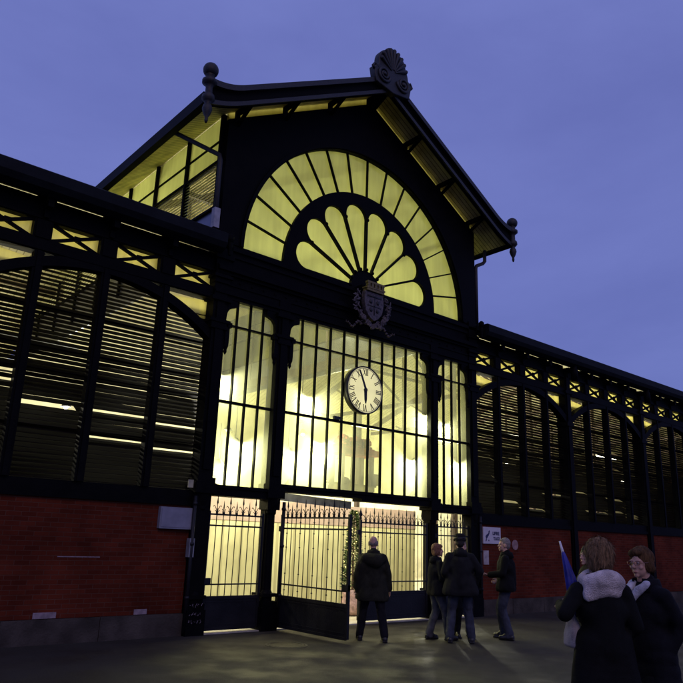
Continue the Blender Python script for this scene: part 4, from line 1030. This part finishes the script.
# near pair
rA, sA, hA, _ = person((-1.275, -8.563), A(-36), 1.74, 'foreground person with tousled hair and pale fleece collar on a black coat, back turned', BLK, DTR, HSAND,
       feet=((-.11, .0), (.12, .02)), hands=[(-.27, .14, 1.27), (.17, .18, .98)], coat_len=.60, bulk=.98, hair_kind='tousled', collar=FLEECE, detail=.007, head_yaw=14, strands=1500, elbow_out=(-.1, .0))
rB, sB, hB, _ = person((-.71, -8.64), A(76), 1.70, 'foreground person with brown bobbed hair and glasses in a long dark coat', NAVY, DTR, HBROWN,
       feet=((-.11, .0), (.11, .03)), hands=[(-.16, .0, .90), (.16, .0, .90)], coat_len=.34, bulk=.97, flare=1.4, hair_kind='bob', glasses=True, hair_len=-.022, detail=.007, head_yaw=8, head_pitch=-4, strands=0)
m = MB()
for pts in ([(-.07, .06, 1.47), (-.05, .14, 1.42), (-.01, .19, 1.34), (.0, .205, 1.26)], [(.07, .06, 1.47), (.05, .14, 1.42), (.015, .19, 1.33), (.03, .20, 1.24)]):
    m.chain([V(*p)*sB for p in pts], [.034, .034, .032, .022], 10)
remesh(m, .009, 'scarf', SCARF, rB, 3, .006, 18)
person((2.05, -6.53), A(60), 1.70, 'person with dark hair and an olive yellow vest behind the blue umbrella', CHAR, DTR, HDK,
       hair_kind='full', vest=HVIS, head_yaw=10, coat_len=.8)

# ---------------------------------------------------------------- umbrella and bag held by the near figure
MA = Matrix.Translation(rA.location) @ Matrix.Rotation(rA.rotation_euler.z, 4, 'Z')
hand_w = MA @ V(-.155, .13, 1.335)
UB = pbr('blue_nylon', (.03, .035, .30), .5, .3, 8, .3, 20); WHP = pbr('white_plastic', (.7, .66, .68), .4, .05)
um = empty('umbrella', hand_w, 0, 'folded blue umbrella with a white tip held upright in the foreground', 'umbrella')
um.rotation_euler = (0, A(-14), A(-40))
m = MB(); prof = [(.010, .34), (.016, .31), (.026, .22), (.038, .10), (.050, -.02), (.060, -.12), (.052, -.16)]
n = 28; vs = []; 
for r, z in prof:
    for k_ in range(n):
        a = 2*pi*k_/n+z*2.2; rr = r*(1+.22*(1 if k_ % 4 < 2 else -.6)*min(1, r/.03)); vs.append((rr*cos(a), rr*sin(a), z))
m.add(vs, [(i*n+k_, i*n+(k_+1) % n, (i+1)*n+(k_+1) % n, (i+1)*n+k_) for i in range(len(prof)-1) for k_ in range(n)]+[tuple(range(n)), tuple((len(prof)-1)*n+k_ for k_ in range(n))])
m.build('folded_canopy', UB, um, True)
MB().tube([(0, 0, .32), (0, 0, .34), (0, 0, .42)], [.012, .011, .007], 10).build('tip', WHP, um, True)
MB().tube([(0, 0, -.16), (0, 0, -.36), (0, .01, -.42), (0, .05, -.45), (0, .08, -.42)], .011, 10).build('handle', BLKLEATHER, um, True)
bagp = MA @ V(-.19, .12, 1.10)
bg = empty('shoulder_bag', bagp, A(-36), 'pale fabric bag hanging at the left side of the figure with the fleece collar', 'bag')
m = MB(); sec = [(-.15, .11, .045), (-.13, .125, .055), (-.06, .11, .05), (.02, .08, .035), (.09, .03, .015)]
vs = []; nn = 20
for z, hy, hx in sec:
    for k_ in range(nn):
        a = 2*pi*k_/nn; cx_ = math.copysign(abs(cos(a))**.6, cos(a)); sy_ = math.copysign(abs(sin(a))**.6, sin(a)); vs.append((hx*cx_*(1+.15*noise.noise(Vector((cx_*2, sy_*3, z*20)))), hy*sy_, z))
m.add(vs, [(i*nn+k_, i*nn+(k_+1) % nn, (i+1)*nn+(k_+1) % nn, (i+1)*nn+k_) for i in range(len(sec)-1) for k_ in range(nn)]+[tuple(range(nn)), tuple((len(sec)-1)*nn+k_ for k_ in range(nn))])
m.build('bag_body', cloth('pale_canvas', (.40, .35, .34), .6), bg, True)
MB().tube([(-.02, -.08, .11), (0, -.05, .24), (.05, .0, .33), (0, .05, .24), (-.02, .08, .11)], .010, 8).build('strap', BLKLEATHER, bg, True)

# ================================================================ sky, street light, camera
W = bpy.data.worlds.new('World'); S.world = W; W.use_nodes = True; nt = W.node_tree; nt.nodes.clear()
out = N(nt, 'ShaderNodeOutputWorld'); bgd = N(nt, 'ShaderNodeBackground'); L(nt, bgd.outputs[0], out.inputs[0])
sky = N(nt, 'ShaderNodeTexSky'); sky.sky_type = 'NISHITA'; sky.sun_disc = False; sky.sun_elevation = A(4); sky.sun_rotation = A(215); sky.air_density = 1.; sky.ozone_density = 4
tc = N(nt, 'ShaderNodeTexCoord'); mp = N(nt, 'ShaderNodeMapping'); mp.inputs['Scale'].default_value = (1, 1, 2.6); L(nt, tc.outputs['Generated'], mp.inputs[0])
nz = N(nt, 'ShaderNodeTexNoise'); nz.inputs['Scale'].default_value = 1.7; nz.inputs['Detail'].default_value = 7; nz.inputs['Roughness'].default_value = .55; nz.inputs['Distortion'].default_value = .35; L(nt, mp.outputs[0], nz.inputs['Vector'])
rp = N(nt, 'ShaderNodeMapRange'); rp.inputs[1].default_value = .32; rp.inputs[2].default_value = .68; L(nt, nz.outputs[0], rp.inputs[0])
cl = N(nt, 'ShaderNodeMix', data_type='RGBA'); cl.inputs[6].default_value = (1.48, 1.76, 5.1, 1); cl.inputs[7].default_value = (1.98, 2.34, 6.2, 1); L(nt, rp.outputs[0], cl.inputs[0])
mx = N(nt, 'ShaderNodeMix', data_type='RGBA'); mx.inputs[0].default_value = .88; L(nt, sky.outputs[0], mx.inputs[6]); L(nt, cl.outputs[2], mx.inputs[7])
L(nt, mx.outputs[2], bgd.inputs[0]); bgd.inputs[1].default_value = .10
sl = bpy.data.lights.new('street_glow', 'SUN'); sl.energy = .34; sl.angle = A(25); sl.color = (1.0, .68, .55)  # wide warm lamp standing in for street lamps behind the camera
so = bpy.data.objects.new('street_glow', sl); COL.objects.link(so); so.rotation_euler = Vector((-.35, -.75, .62)).to_track_quat('Z', 'Y').to_euler(); so.location = (0, -20, 20)

cd = bpy.data.cameras.new('camera'); cam = bpy.data.objects.new('camera', cd); COL.objects.link(cam); S.camera = cam
yaw, pitch, roll = .7026, .275, .0351
fw = Vector((sin(yaw)*cos(pitch), cos(yaw)*cos(pitch), sin(pitch))); rt = Vector((cos(yaw), -sin(yaw), 0)); up = rt.cross(fw)
r2 = rt*cos(roll)+up*sin(roll); u2 = -rt*sin(roll)+up*cos(roll)
cam.matrix_world = Matrix((( r2.x, u2.x, -fw.x, -6.6089), (r2.y, u2.y, -fw.y, -11.6186), (r2.z, u2.z, -fw.z, 1.70), (0, 0, 0, 1)))
cd.sensor_width = 36; cd.lens = 36*699.09/683; cd.clip_start = .05; cd.clip_end = 1000

S.render.engine = 'CYCLES'
S.cycles.use_denoising = True
try: S.cycles.denoiser = 'OPENIMAGEDENOISE'
except Exception: pass
S.cycles.max_bounces = 7; S.cycles.diffuse_bounces = 4; S.cycles.transparent_max_bounces = 12; S.cycles.transmission_bounces = 4
S.cycles.sample_clamp_indirect = 4; S.cycles.caustics_reflective = False; S.cycles.caustics_refractive = False
S.view_settings.view_transform = 'Standard'; S.view_settings.look = 'None'; S.view_settings.exposure = 0; S.view_settings.gamma = 1
S.view_settings.use_curve_mapping = False
